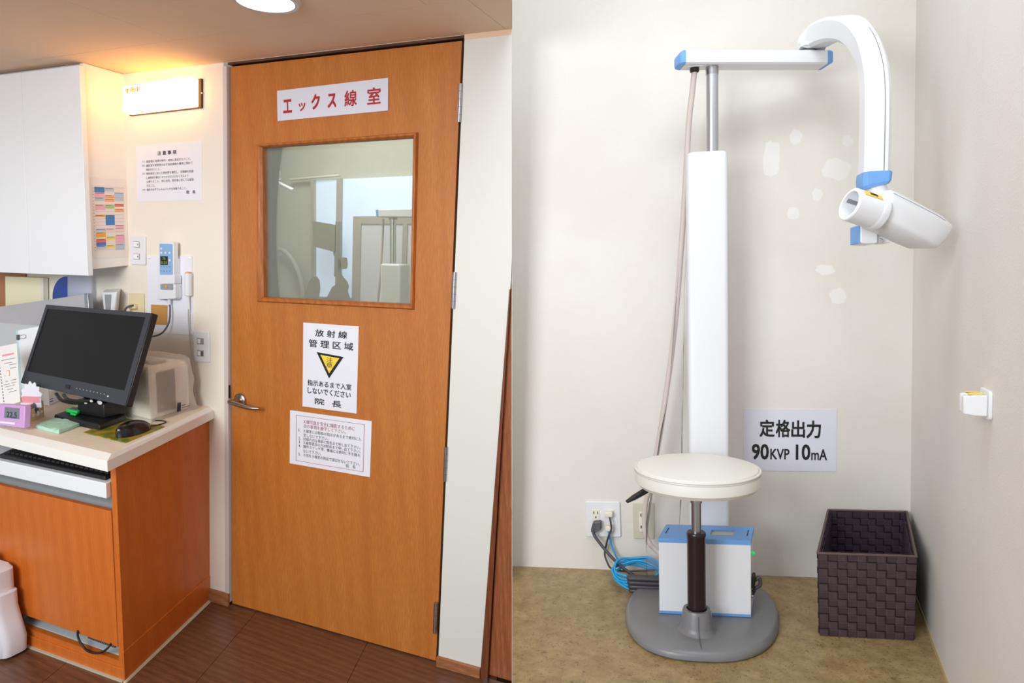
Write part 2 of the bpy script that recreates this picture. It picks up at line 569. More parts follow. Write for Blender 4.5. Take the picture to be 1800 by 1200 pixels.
obj('trim_4', MB().loft([[V((0.939 + LEAN * CH, -0.002, CH - 0.016)), V((seamX(0, CH) - SE - .001, -0.002, CH - 0.016)), V((seamX(0, CH) - SE - .001, -0.002, CH)), V((0.939 + LEAN * CH, -0.002, CH))],
                         [V((0.939 + LEAN * CH, 0.0, CH - 0.016)), V((seamX(0, CH) - SE - .001, 0.0, CH - 0.016)), V((seamX(0, CH) - SE - .001, 0.0, CH)), V((0.939 + LEAN * CH, 0.0, CH))]]),
    'ceil', kind='structure', label='thin tan strip above the white wall right of the door')
# baseboards
obj('baseboard_left', MB().box(LM, -0.125, -0.001, -0.012, 0.0, 0.0, 0.052), 'base', kind='structure', bevel=0.002, label='short wooden baseboard between cabinet and orange door')
obj('baseboard_right', MB().loft([[V((0.937, y, 0.0)), V((1.102, y, 0.0)), V((1.103, y, 0.036)), V((0.938, y, 0.036))] for y in (-0.012, 0.0)]), 'base', kind='structure', bevel=0.0015,
    label='wooden baseboard under the white wall right of the door')
# neighbouring wooden door at the bay's end
d2 = obj('door_2', MB().loft([[V((1.128, y, 0.010)), V((seamX(y, 0.010) - SE, y, 0.010)), V((seamX(y, 1.36) - SE, y, 1.33)), V((min(1.183, seamX(y, 1.36) - .003), y, 1.33))] for y in (0.010, 0.05)]), 'jamb', kind='structure',
         label='sliver of a second brown wooden door at the end of the white wall')
obj('door_frame', MB().loft([[V((1.101, y, 0.0)), V((1.127, y, 0.0)), V((clipR(1.1815, y, 1.30), y, 1.30)), V((clipR(1.1795, y, 1.30) - .001, y, 1.30))] for y in (-0.004, 0.05)]), 'jambd', d2)
obj('floor_track', MB().loft([[V((1.118, y, z)), V((seamX(y, z) - SE, y, z)), V((seamX(y - 0.03, z) - SE, y - 0.03, z)), V((1.128, y - 0.03, z))] for y, z in ((-0.004, 0.0), (-0.006, 0.008))]), 'steel', d2)

# board between the two bays
mb = MB()
for y0, y1 in ((0.003, 1.5),):
    mb.loft([[V((seamX(y0, z) - SE + dx, y0, z)) for dx, z in ((0, -0.05), (2 * SE, -0.05), (2 * SE, 3.0), (0, 3.0))],
             [V((seamX(y1, z) - SE + dx, y1, z)) for dx, z in ((0, -0.05), (2 * SE, -0.05), (2 * SE, 3.0), (0, 3.0))]])
mb.loft([[V((seamX(y, z) - SE + dx, y, z)) for dx, z in ((0.0005, CH), (2 * SE, CH), (2 * SE, 3.0), (0.0005, 3.0))] for y in (-1.75, 0.0)])
obj('wall_between', mb, 'wallR', kind='structure', label='thin dividing board between the desk bay and the x-ray bay')

# ================================================================ the orange door
door = thing('door_1', 'orange oak-veneer door with a square glass window', 'door', V((0.46, 0.02, 0.0)))
door['kind'] = 'structure'
del door['category']
YD = 0.010             # face of the door leaf
fo = [(452.7, 254), (736, 232.7), (728.7, 544), (453, 530)]
fi = [(462.8, 259.3), (727.3, 242), (722, 534), (464.7, 522)]
O3 = [W(*p, YD) for p in fo]; I3 = [W(*p, YD) for p in fi]
hole = [O3[i].lerp(I3[i], 0.35) for i in range(4)]
dc = [LM(0.002, YD, DT), LM(DW - 0.002, YD, DT), LM(DW - 0.002, YD, 0.006), LM(0.002, YD, 0.006)]
mb = MB()
TH = V((0, 0.036, 0))
for i in range(4):
    j = (i + 1) % 4
    mb.loft([[dc[i], dc[j], hole[j], hole[i]], [p + TH for p in (dc[i], dc[j], hole[j], hole[i])]])
obj('door_leaf', mb, 'door', door)
for i in range(4):
    j = (i + 1) % 4
    a, b, c, d = O3[i], O3[j], I3[j], I3[i]
    up = V((0, -0.012, 0)); lo = V((0, -0.003, 0))
    o = obj('window_moulding', MB().loft([[a + lo * 0, b + lo * 0, c + V((0, 0.02, 0)), d + V((0, 0.02, 0))],
                                          [a + lo, b + lo, c + lo, d + lo], [a.lerp(d, .22) + up, b.lerp(c, .22) + up, b.lerp(c, .62) + up, a.lerp(d, .62) + up]]), 'mould', door, bevel=0.0012)
obj('window_pane', MB().loft([[p + V((0, 0.012, 0)) for p in hole], [p + V((0, 0.016, 0)) for p in hole]]), 'glass', door)
# lever handle
hc = W(424, 703, YD)
hd = obj('handle', MB().lathe([(0.0255, 0), (0.0265, 0.002), (0.0265, 0.010), (0.022, 0.013), (0.012, 0.015), (0.011, 0.050), (0.010, 0.054)], hc, NW, 28), 'nickel', door, smooth=40)
p0 = hc + V((0, -0.045, 0)); lev = [p0 + V((-0.012, 0, 0.001)), p0 + V((0.02, -0.004, -0.002)), p0 + V((0.06, -0.004, -0.008)), p0 + V((0.095, 0.0, -0.012)), p0 + V((0.118, 0.010, -0.012))]
lp = spline(lev, 6); loops = []
for i, p in enumerate(lp):
    t = (lp[min(i + 1, len(lp) - 1)] - lp[max(i - 1, 0)]).normalized(); sd = t.cross(V((0, 0, 1))).normalized(); w = 0.010 - 0.004 * i / len(lp); h = 0.011 - 0.006 * i / len(lp)
    loops.append([p + sd * (w * math.cos(k * math.pi / 5)) + V((0, 0, h * math.sin(k * math.pi / 5))) for k in range(10)])
obj('lever', MB().loft(loops), 'nickel', hd, smooth=50)
obj('strike_plate', MB().box(lambda x, y, z: LM(x, y, z), -0.0075, -0.0005, 0.0, 0.006, 0.842, 0.892), 'black', door)
for ya, yb, xa in ((147, 215, 811), (478, 542, 800.5), (785, 845, 785.5), (1060, 1112, 767)):
    pa, pb = W(xa, ya, -0.004), W(xa - (yb - ya) * 0.07, yb, -0.004)
    pa.x = pb.x = (pa.x + pb.x) / 2
    ax = LM(0, 0, pa.z) - LM(0, 0, pb.z)
    q = V((LEAN * 0.5 * ax.z, 0, 0))
    h = obj('hinge', MB().tube([pb - q, pa + q], 0.0062, 12), 'steel', door, smooth=50)
    mk = MB()
    for k in range(1, 5):
        p = (pb - q).lerp(pa + q, k / 5)
        mk.tube([p - ax * 0.004, p + ax * 0.004], 0.0067, 12)
    obj('knuckle_gap', mk, 'dgrey', h, smooth=50)
    obj('hinge_leaf', MB().box(lambda x, y, z: (pb - q).lerp(pa + q, z) + V((x, y, 0)), -0.010, -0.001, 0.004, 0.0125, 0.02, 0.98), 'steel', h)

# ---------------------------------------------------------------- signs on the door and the wall


def sheet(name, px, y, label, cat, m='paper', th=0.0012, group=None, right=False):
    q = rq(px, y) if right else wq(px, y)
    n = nR if right else NW
    t = thing(name, label, cat, q(0.5, 1.0, 0), group)
    obj('sheet', slab(MB(), q, 0, 1, 0, 1, 0, th), m, t)
    return t, (lambda s, u, d=0.0: q(s, u, d + th))


YS = YD - 0.0005
t, q = sheet('door_sign', [(488, 160), (683, 137), (682.5, 194.5), (489, 213)], YS, 'white wide sign with red lettering high on the orange door', 'sign', 'gloss', 0.003)
words(t, q, 'red', [l + (bo_,) for l, bo_ in ((('エ', .058, .142, .32, .77), .024), (('ッ', .206, .27, .48, .75), .02), (('ク', .325, .404, .25, .745), .03), (('ス', .475, .553, .29, .74), .03), (('線', .626, .735, .25, .755), .014), (('室', .825, .94, .245, .765), .016))])

c4 = lambda pts, ox, oy, k: [(ox + x / k, oy + y / k) for x, y in pts]
t, q = sheet('caution_sign', c4([(134, 66), (524, 94), (508, 706), (128, 655)], 500, 550, 4), YS, 'upright white sign with a yellow warning triangle on the orange door', 'sign', 'paper')
for s, a, b, c, d in (('放 射 線', .226, .803, .068, .150), ('管 理 区 域', .11, .914, .190, .280), ('指示あるまで入室', .095, .9, .668, .738), ('しないでください', .1, .89, .758, .832), ('院', .236, .413, .878, .952), ('長', .556, .725, .882, .957)):
    words(t, q, 'ink', [(s, a, b, c, d, .012)])
tri = [(.257, .333), (.748, .362), (.492, .628)]
cx = sum(p[0] for p in tri) / 3; cy = sum(p[1] for p in tri) / 3
obj('triangle_border', MB().loft([[q(s, v, d) for s, v in tri] for d in (0.0002, 0.0006)]), 'ink', t)
tri2 = [(cx + (s - cx) * .70, cy + (v - cy) * .70 - .004) for s, v in tri]
obj('triangle_field', MB().loft([[q(s, v, d) for s, v in tri2] for d in (0.0006, 0.0010)]), 'yellow', t)
words(t, q, 'ink', [('注', .44, .555, .383, .440), ('意', .44, .553, .443, .500)], 0.0014)

t, q = sheet('rules_notice', c4([(41, 682), (615, 760), (602, 1153), (38, 1055)], 500, 550, 4), YS, 'wide white rules notice with a thin ruled border low on the orange door', 'notice', 'paper')
words(t, q, 'maroon', [('Ｘ線写真を安全に撮影するために', .176, .806, .138, .212), ('次の事項を厳守して下さい。', .176, .70, .220, .292)], name='heading')
for s, b, c in (('Ｘ線室には院長の指示があるまで絶対に入', .884, .315), ('室しないで下さい。', .49, .395), ('妊婦の方は事前に院長まで申し出て下さい。', .88, .465), ('Ｘ線等禁忌の方は院長まで申し出て下さい。', .88, .535),
                ('操作スイッチ等、機械には絶対に手を触れ', .88, .605), ('ないで下さい。', .405, .69), ('小児をＸ線室の附近で遊ばせないで下さい。', .878, .765)):
    words(t, q, 'ink', [(s, .176, b, c, c + .062)])
for n, c in (('1.', .315), ('2.', .465), ('3.', .535), ('4.', .605), ('5.', .765)):
    words(t, q, 'ink', [(n, .115, .142, c + .005, c + .057)])
words(t, q, 'ink', [('院　長', .713, .828, .832, .897)])
for a in ((.08, .92, .074, .080), (.08, .92, .922, .928), (.08, .085, .074, .928), (.915, .92, .074, .928)):
    obj('ruled_line', slab(MB(), q, *a, 0.0001, 0.0004), 'maroon', t)

t, q = sheet('precaution_notice', c4([(92, 170), (1250, 78), (1255, 1110), (112, 1150)], 230, 240, 10), 0.0, 'white precautions notice of small black print under the lit sign', 'notice', 'paper')
words(t, q, 'ink', [('注 意 事 項', .34, .63, .117, .19, .012)])
for s, b, c in (('取扱者は 装置の保守・保安に責任をもつこと。', .843, .263), ('撮影室を使用時は必ず各防護扉を確実に閉めて', .865, .336), ('照射を行うこと。', .38, .409), ('照射部位に応じた照射野を選定し、生殖腺を防護', .878, .479),
                ('し被検者の被ばくをできるだけ少なくするよう', .80, .552), ('心掛けること。 特に幼児、若年者に対しては留意', .88, .622), ('すること。', .295, .695), ('撮影中必ずフィルムバッチを装着すること。', .774, .765)):
    words(t, q, 'ink', [(s, .16, b, c, c + .044)])
for n, c in (('(1)', .266), ('(2)', .338), ('(3)', .482), ('(4)', .768)):
    words(t, q, 'ink', [(n, .095, .138, c, c + .038)])
words(t, q, 'ink', [('院　長', .774, .905, .83, .888, .01)])

# ---------------------------------------------------------------- lit sign box
bk = [W(235, 156, -0.004), W(352, 139, -0.004), W(352, 189, -0.004), W(235, 203, -0.004)]
t = thing('illuminated_sign', 'glowing white box sign with three small characters above the notice', 'sign', bk[3])
out = V((0, -0.050, 0))
gl = mat('lit_diffuser', (255, 194, 118), 0.4, emit=6.0)
ins = [p.lerp(sum(bk, V()) / 4, 0.03) for p in bk]
o = obj('diffuser', MB().loft([[p + V((0, -0.006, 0)) for p in bk], [p + out * .86 for p in bk], [p + out for p in ins]]), gl, t, bevel=0.005)
wd = [W(231, 157, -0.001), W(357, 139, -0.001), W(357, 190, -0.001), W(231, 204, -0.001)]
obj('back_plate', MB().loft([wd, [p + V((0, -0.009, 0)) for p in wd]]), mat('bronze_plate', (66, 48, 36), 0.5), t)
fq = quadmap(*[p + out for p in ins], NW)
amb = mat('amber_print', (176, 104, 20), 0.6)
for ch, a in (('使', .045), ('用', .125), ('中', .205)):
    words(t, fq, amb, [(ch, a, a + .066, .11, .31, .025)], 0.0008)
obj('screw', MB().lathe([(0.003, 0), (0.003, 0.003), (0.001, 0.004)], W(355.5, 164, -0.010), (0.6, -1, 0), 10), 'chrome', t)

# ---------------------------------------------------------------- ceiling downlight
lc = V((0.650, -0.440, CH))
t = thing('downlight', 'round recessed ceiling light with a pale ring above the door', 'lamp', lc + V((0, 0, -0.012)))
obj('ring', MB().lathe([(0.070, 0.0), (0.074, 0.011), (0.084, 0.012), (0.090, 0.006), (0.090, 0.0)], lc, (0, 0, -1), 40), mat('lamp_ring', (206, 200, 196), 0.35), t, smooth=40)
obj('lens', MB().lathe([(0.072, 0.001), (0.070, 0.009), (0.030, 0.012), (0.0, 0.0125)], lc, (0, 0, -1), 40), mat('lamp_lens', (255, 250, 240), 0.4, emit=6.0), t, smooth=40)

# ================================================================ wall fittings by the desk
def plate(name, px, label, cat, m='plastic', th=0.007, group=None, y=0.0):
    q = wq(px, y)
    t = thing(name, label, cat, q(0.5, 1, 0), group)
    obj('plate', rslab(MB(), q, 0, 1, 0, 1, 0, th, 0.09, 0.045), m, t, bevel=0.002)
    return t, (lambda s, u, d=0.0: q(s, u, d + th))


t, q = plate('switch_plate', [(232, 413), (257.5, 414.6), (258, 466), (232, 464.6)], 'white switch plate beside the timetable on the upper cabinet', 'switch')
for a, b in ((.20, .41), (.62, .82)):
    s = obj('switch_frame', slab(MB(), q, .22, .64, a, b, 0, .0008), 'grey', t)
    obj('rocker', slab(MB(), q, .25, .61, a + .015, b - .015, .0008, .003), 'white', s, bevel=0.001)
    obj('indicator', slab(MB(), q, .52, .57, (a + b) / 2 - .02, (a + b) / 2 + .02, .003, .0034), 'black', s)
t, q = plate('switch_plate', [(342.5, 581), (369.6, 583.3), (370.4, 636.5), (343.3, 634.4)], 'white switch plate above the worktop next to the orange door', 'switch')
for a, b, dk in ((.22, .42, 0), (.62, .82, 1)):
    s = obj('switch_frame', slab(MB(), q, .24, .66, a, b, 0, .0012), 'grey', t)
    obj('rocker', slab(MB(), q, .29, .48, a + .03, b - .03, .0012, .0035), 'white', s, bevel=0.001)
    obj('rocker', slab(MB(), q, .50, .62, a + .03, b - .03, .0012, .0030), 'dgrey' if dk else 'grey', s, bevel=0.001)
t, q = plate('wall_outlet', [(229.4, 514.6), (254.4, 515), (256, 572), (229.8, 571)], 'cream wall outlet plate partly behind the monitor', 'outlet', 'cream')
pg = obj('plug', slab(MB(), q, .18, .62, .32, .48, 0, .014), 'cream', t, bevel=0.002)
obj('cord', MB().tube([q(.55, .36, .010), q(.35, .42, .03), q(.15, .60, .03), q(.02, .95, .02)], 0.004, 8, 6), 'dgrey', t, smooth=60)

# white backing board with the exposure controller, the hand switch and a kraft card
q = wq([(259.6, 449), (338.8, 450), (340.4, 589), (262, 583)])
t = thing('backing_board', 'thin white backing board behind the exposure controller', 'board', q(.5, 1, 0))
obj('board', rslab(MB(), q, 0, 1, 0, 1, 0.0, 0.004, .03, .02), 'paper', t)
for a, b in ((.05, .025), (.95, .025), (.95, .975)):
    obj('screw_cap', MB().lathe([(0.006, 0), (0.006, 0.002), (0.003, 0.004), (0.0, 0.0045)], q(a, b, 0.004), NW, 14), 'white', t, smooth=50)
BY = -0.0045
D = 0.030
cq = lambda pts: c4(pts, 220, 400, 4.8)
t = thing('exposure_controller', 'white wall-mounted exposure controller with a blue keypad and dark display', 'controller', W(293, 526, BY))
up = wq(cq([(286, 120), (408, 122), (412, 470), (288, 478)]), BY - D)
bkx = V((0, D, 0))
obj('handset', rslab(MB(), up, 0, 1, 0, .98, -0.022, 0, .10, .035), 'plastic', t, bevel=0.002)
lowq = wq(cq([(288, 400), (416, 402), (420, 600), (286, 606)]), BY - D - 0.004)
obj('cradle', rslab(MB(), lowq, 0, 1, .0, .36, -0.03, 0, .05, .02).add([], []), 'plastic', t, bevel=0.0015)
obj('cradle_base', rslab(MB(), lowq, 0, 1, .37, 1.0, -0.033, -0.002, .06, .05), 'plastic', t, bevel=0.002)
obj('cradle_back', slab(MB(), wq(cq([(300, 262), (466, 262), (466, 604), (300, 606)]), BY), 0, 1, 0, 1, 0, 0.014), 'plastic', t, bevel=0.001)
kp = wq(cq([(292, 135), (400, 137), (402, 398), (295, 398)]), BY - D)
k = obj('keypad', rslab(MB(), kp, 0, 1, 0, 1, 0, 0.0012, .05, .02), 'keypad', t)
obj('display', slab(MB(), kp, .06, .64, .40, .68, .0012, .002), 'black', k)
words(k, kp, mat('green_digits', (150, 190, 60), 0.4), [('70', .25, .46, .43, .52), ('0.25', .12, .58, .56, .65)], .0023, 'display_digits')
for a, b in ((.14, .16), (.14, .29), (.47, .29), (.79, .29), (.79, .53)):
    obj('button', MB().lathe([(0.0045, 0), (0.0042, .0012), (0.0, .0014)], kp(a, b, .0012), NW, 12), 'plasticw', k)
for r in (.74, .88):
    for c in (.11, .33, .56, .78):
        obj('key', MB().lathe([(0.0018, 0), (0.0015, .0008), (0.0, .001)], kp(a * 0 + c, r, .0012), NW, 8), 'black', k)
pn = wq(cq([(298, 476), (402, 476), (402, 525), (300, 522)]), BY - D - .004)
p2 = obj('button_panel', rslab(MB(), pn, 0, 1, 0, 1, -.002, .001, .08, .25), 'grey', t)
obj('button', MB().lathe([(0.006, 0), (0.0058, .002), (0.0, .003)], pn(.5, .42, .001), NW, 16), 'orange', p2, smooth=50)
c0 = W(297.5, 526, BY - 0.015)
obj('connector', MB().tube([c0 + V((0, 0, .004)), c0 + V((0, 0, -.02))], [0.007, 0.0045], 12), 'plastic', t, smooth=50)
pts = [c0 + V((0, 0, -.018)), W(299, 545, -.02), W(297, 566, -.025), W(287, 583, -.04), W(274, 590, -.05), W(258, 592, -.06)]
obj('cord', MB().tube(pts, 0.0034, 8, 6), 'dgrey', t, smooth=60)

hq = wq([(325.2, 480), (336.3, 480), (336, 520.4), (325.4, 519.5)], BY - 0.012)
t = thing('hand_switch', 'slim white hand switch with an orange tip hanging beside the controller', 'switch', hq(.5, 1, 0))
ha, hb = hq(.5, 0, 0), hq(.5, 1, 0)
obj('grip', MB().tube([hb, hb.lerp(ha, .12), hb.lerp(ha, .9), ha], 0.0135, 16), 'plastic', t, bevel=0.003)
obj('push_button', MB().lathe([(0.0105, 0), (0.010, .004), (0.0, .006)], ha, (0, 0, 1), 16), 'orange', t, smooth=50)
obj('strain_relief', MB().tube([hb, hb + V((0, 0, -.05))], [0.005, 0.0035], 10), 'plastic', t, smooth=50)
obj('cord', MB().tube([hb + V((0, 0, -.045)), W(331.5, 560, -.014), W(334, 595, -.014), W(337, 625, -.016), W(340, 655, -.02), W(342, 690, -.02), W(343, 705, -.03)], 0.0024, 8, 6), mat('pale_cord', (176, 168, 164), 0.5), t, smooth=60)
q = wq([(265.8, 535), (294.6, 536.5), (294, 571), (266, 570)], BY)
obj('kraft_card', slab(MB(), q, 0, 1, 0, 1, 0, .001), 'brown', label='small brown kraft card on the white board below the controller', cat='card')

# dispenser on the wall behind the monitor
t = thing('soap_dispenser', 'white wall dispenser with a grey tapered front above the monitor', 'dispenser', W(196, 560))
q = wq([(180, 510), (206, 510), (201, 562), (185, 562)], -0.06)
q0 = wq([(186, 508), (213, 507), (208, 562), (188, 562)], 0.0)
obj('housing', MB().loft([[q0(0, 0), q0(1, 0), q0(1, 1), q0(0, 1)], [q(-.02, .06), q(1.02, .06), q(1, 1), q(0, 1)], [q(.06, .06, .006), q(.94, .06, .006), q(.92, 1, .006), q(.08, 1, .006)]]), 'plastic', t, bevel=0.003)
obj('front_panel', MB().loft([[q(.27, .14, d), q(.73, .14, d), q(.66, .98, d), q(.36, .98, d)] for d in (.005, .009)]), 'grey', t, bevel=0.001)

# ================================================================ upper cabinet
YU = -0.167
ub = V((-0.95, -0.08, 1.33))
t = thing('wall_cabinet', 'white wall cabinet with flat doors hung under the ceiling', 'cabinet', ub)
zt = CH - 0.002
sT0, sT1 = V((-0.4475, 0, zt)), V((-0.443, YU, zt))
sB0, sB1 = V((-0.476, 0, 1.330)), W(157.5, 473.5, YU)
th = V((-0.018, 0, 0))
obj('side_panel', MB().loft([[sB0, sB1, sT1, sT0], [p + th for p in (sB0, sB1, sT1, sT0)]]), mat('cabinet_side', (248, 243, 238), 0.35), t)
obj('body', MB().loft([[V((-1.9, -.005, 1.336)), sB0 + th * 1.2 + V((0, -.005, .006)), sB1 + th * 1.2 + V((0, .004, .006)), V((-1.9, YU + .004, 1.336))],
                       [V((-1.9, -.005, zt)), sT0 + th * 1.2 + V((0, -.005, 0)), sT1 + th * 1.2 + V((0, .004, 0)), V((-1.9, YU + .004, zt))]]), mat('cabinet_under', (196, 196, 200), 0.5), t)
YF = YU - 0.020
a, b, c, d = W(139.5, 124, YF), W(155, 484.5, YF), W(52, 480.8, YF), W(37.5, 143.5, YF)
g = V((0.0009, 0, 0))
Vt = lambda p, z: V((p.x, p.y, z))
ztp = zt - 0.012
a = Vt(a, ztp); d = Vt(d, ztp)
obj('door', MB().loft([[d + g, a, b, c + g], [p + V((0, .0195, 0)) for p in (d + g, a, b, c + g)]]), 'white', t, bevel=0.0015)
e = V((-1.90, YF, ztp)); f = V((-1.92, YF, c.z))
obj('door', MB().loft([[e, d - g, c - g, f], [p + V((0, .0195, 0)) for p in (e, d - g, c - g, f)]]), 'white', t, bevel=0.0015)
# timetable in a clear sleeve on the cabinet's side
ns = (sB1 - sB0).cross(sT0 - sB0).normalized()
if ns.x < 0: ns = -ns
sp = lambda px, py: hit(px, py, sB0, ns)
q = quadmap(sp(153, 311), sp(221.5, 315), sp(225.5, 452), sp(163, 455), ns)
t = thing('timetable_sheet', 'timetable with coloured cells in a clear sleeve on the cabinet side', 'timetable', q(.5, 1))
obj('sleeve', slab(MB(), q, 0, 1, 0, 1, 0, .0008), mat('clear_sleeve', (244, 234, 226), 0.12), t)
sq = quadmap(*[sp(x, y) for x, y in c4([(140, 165), (511, 180), (523, 925), (170, 945)], 140, 300, 6.67)], ns)
obj('sheet', slab(MB(), sq, 0, 1, 0, 1, .0008, .0012), mat('sheet_pink_white', (240, 226, 220), 0.3), t)
colx = ((.07, .385), (.392, .69), (.697, 1.0))
cells = {'cell_blue': ((70, 132, 198), [(0, 187, 248), (0, 828, 870), (1, 510, 628)]),
         'cell_pink': ((244, 176, 194), [(0, 250, 305), (0, 390, 450), (2, 630, 655), (2, 745, 850)]),
         'cell_grey_blue': ((190, 202, 218), [(0, 307, 348), (0, 670, 703), (0, 872, 905), (1, 195, 235), (2, 243, 345), (2, 855, 930)]),
         'cell_orange': ((250, 176, 120), [(1, 275, 312), (1, 318, 355), (2, 438, 473)]),
         'cell_amber': ((246, 172, 50), [(0, 508, 532), (0, 712, 770)]),
         'cell_red': ((238, 112, 104), [(0, 790, 828), (2, 378, 412)]),
         'cell_green': ((170, 206, 130), [(1, 390, 435)]),
         'cell_yellow': ((242, 224, 96), [(1, 765, 805), (1, 865, 900)]),
         'cell_pale_pink': ((246, 208, 208), [(1, 670, 700), (2, 660, 720)])}
lines = MB()
for nm, (cc, L) in cells.items():
    cm = mat(nm, cc, 0.4)
    for k, y0, y1 in L:
        obj('printed_cell', slab(MB(), sq, *colx[k], (y0 - 165) / 765, (y1 - 165) / 765, .0012, .0014), cm, t)
        slab(lines, sq, colx[k][0] + .02, colx[k][1] - .08 * random.random() - .02, (y0 - 165) / 765 + .006, (y0 - 165) / 765 + .013, .0014, .0015)
for k in range(3):
    for y in (187, 250, 307, 390, 470, 508, 550, 590, 630, 670, 712, 790, 872, 915):
        slab(lines, sq, *colx[k], (y - 165) / 765 - .0008, (y - 165) / 765 + .0008, .0012, .0015)
for y in range(200, 935, 36):
    slab(lines, sq, .02, .045, (y - 165) / 765, (y - 165) / 765 + .007, .0012, .0014)
obj('printed_lines', lines, mat('print_grey', (96, 92, 100), 0.5), t, kind='stuff')

# ================================================================ things under the wall cabinet
q = wq([(-60, 478), (46, 481), (46, 545), (-60, 560)], -0.004)
obj('brown_board', slab(MB(), q, 0, 1, 0, 1, 0, .004), 'tan', label='brown board on the wall under the cabinet at the left edge', cat='board')
q = wq([(8.7, 485.3), (75.4, 488), (76.7, 560), (9.6, 566)], -0.024)
t = thing('cream_box', 'pale cream upright box under the wall cabinet', 'box', q(.5, 1))
obj('box_body', slab(MB(), q, 0, .97, 0, 1, -.018, 0), 'creamp', t, bevel=0.002)
obj('box_edge', slab(MB(), q, .955, 1.02, .0, 1, -.019, .003), 'plasticw', t, bevel=0.001)
dcn = W(119.5, 527, -0.014)
rx = (W(147.5, 527, -0.014) - dcn).length; rz = (W(119.5, 486, -0.014) - dcn).length
lp = [dcn + V((rx * math.cos(k * math.pi / 24), 0, rz * math.sin(k * math.pi / 24))) for k in range(48)]
t = thing('blue_disc', 'cobalt blue round disc on the wall half behind a clear panel', 'disc', dcn - V((0, 0, rz)))
obj('disc', MB().loft([lp, [p + V((0, .008, 0)) for p in lp]]), 'navy', t, bevel=0.001)
obj('rim', MB().loft([[dcn + (p - dcn) * 1.03 + V((0, .002, 0)) for p in lp], [dcn + (p - dcn) * 1.03 + V((0, .010, 0)) for p in lp]]), 'white', t)
q = wq([(120, 484), (161, 484), (163, 560), (120, 560)], -0.026)
obj('acrylic_panel', slab(MB(), q, 0, 1, 0, 1, -.003, .003), 'acryl', label='whitish translucent panel standing over the right half of the blue disc', cat='panel')
YG = -0.10
q = quadmap(W(-90, 552, YG), W(150.5, 517, YG), W(152, 640, YG), W(-90, 690, YG), NW)
t = thing('splash_guard', 'low grey brushed splash guard with a steel end post behind the monitor', 'panel', q(.5, 1))
sg0, sg1 = W(-90, 552, YG), W(150.5, 517, YG)
zb = W(68, 574, YG).z
obj('guard_panel', MB().loft([[sg0, sg1, V((sg1.x, YG, zb + .008)), V((sg0.x, YG, zb))], [p + V((0, .006, 0)) for p in (sg0, sg1, V((sg1.x, YG, zb + .008)), V((sg0.x, YG, zb)))]]), 'greyfilm', t)
obj('lower_panel', MB().loft([[V((sg0.x, YG + .004, zb)), V((sg1.x, YG + .004, zb + .008)), V((sg1.x, YG + .004, .8)), V((sg0.x, YG + .004, .8))],
                              [V((sg0.x, YG + .012, zb)), V((sg1.x, YG + .012, zb + .008)), V((sg1.x, YG + .012, .8)), V((sg0.x, YG + .012, .8))]]), mat('pale_grey_panel', (196, 200, 204), 0.4), t)
e0, e1 = W(150.5, 516.5, YG), W(156.8, 515.5, YG)
obj('end_post', MB().loft([[V((x, y, .8)) for x, y in ((e0.x, YG - .006), (e1.x, YG - .006), (e1.x, YG + .014), (e0.x, YG + .014))],
                           [V((x, y, e0.z + .002)) for x, y in ((e0.x, YG - .006), (e1.x, YG - .006), (e1.x, YG + .014), (e0.x, YG + .014))]]), 'steel', t, bevel=0.001)

# ================================================================ desk cabinet and worktop
ZT = 0.799
wt = thing('worktop', 'cream worktop with a thick white edge carrying the monitor', 'worktop', V((-.5, -.3, 0.755)))
A, B, C_, D_ = V((-.073, 0, 0)), V((.162, -.584, 0)), V((-1.5, -.487, 0)), V((-1.5, 0, 0))
A2, B2, C2 = V((-.049, 0, 0)), V((.182, -.613, 0)), V((-1.5, -.512, 0))
zz = lambda P, z: [V((p.x, p.y, z)) for p in P]
obj('edge_band', MB().loft([zz((A2, B2, C2, D_), .755), zz((A2, B2, C2, D_), .787), zz((A, B, C_, D_), ZT - .0005)]), 'whitew', wt)
ins = lambda p, k: V((p.x - k, p.y + k * .7, 0))
obj('top_surface', MB().loft([zz((A + V((-.001, 0, 0)), B + V((-.0015, .001, 0)), C_ + V((0, .001, 0)), D_), ZT - .002), zz((A + V((-.001, 0, 0)), B + V((-.0015, .001, 0)), C_ + V((0, .001, 0)), D_), ZT)]), 'top', wt)

dcab = thing('desk_cabinet', 'orange-brown wooden desk cabinet with a keyboard shelf under the worktop', 'cabinet', V((-.4, -.25, 0)))
f0, f1, w0, w1 = V((.062, -.507, 0)), V((.073, -.507, .755)), V((-.107, 0, 0)), V((-.075, 0, .755))
tx = V((-.024, 0, 0))
obj('side_panel', MB().loft([[f0, w0, w1, f1], [p + tx for p in (f0, w0, w1, f1)]]), 'cab', dcab)
pl0 = [V((f0.x + .0015, f0.y - .002, 0)), V((w0.x + .0015, 0, 0)), V((w0.x + .0015 + .006, 0, .105)), V((f0.x + .003, f0.y - .002, .105))]
obj('plinth_side', MB().loft([pl0, [p + V((-.012, 0.002, 0)) for p in pl0]]), 'cab', dcab, bevel=0.001)
YC = -.500
pr, pl = W(207, 1139, YC), W(195, 899, YC)
zd0, zd1 = W(207, 1137, YC).z, W(193, 898, YC).z
obj('door', MB().loft([[V((-1.4, YC, zd0)), V((pr.x, YC, zd0)), V((pl.x, YC, zd1)), V((-1.4, YC, zd1))], [V((-1.4, YC + .018, zd0)), V((pr.x, YC + .018, zd0)), V((pl.x, YC + .018, zd1)), V((-1.4, YC + .018, zd1))]]), 'cab', dcab, bevel=0.0012)
ol, orr = W(21, 1066, YC), W(208, 1142, YC)
zk = W(208, 1159, YC).z
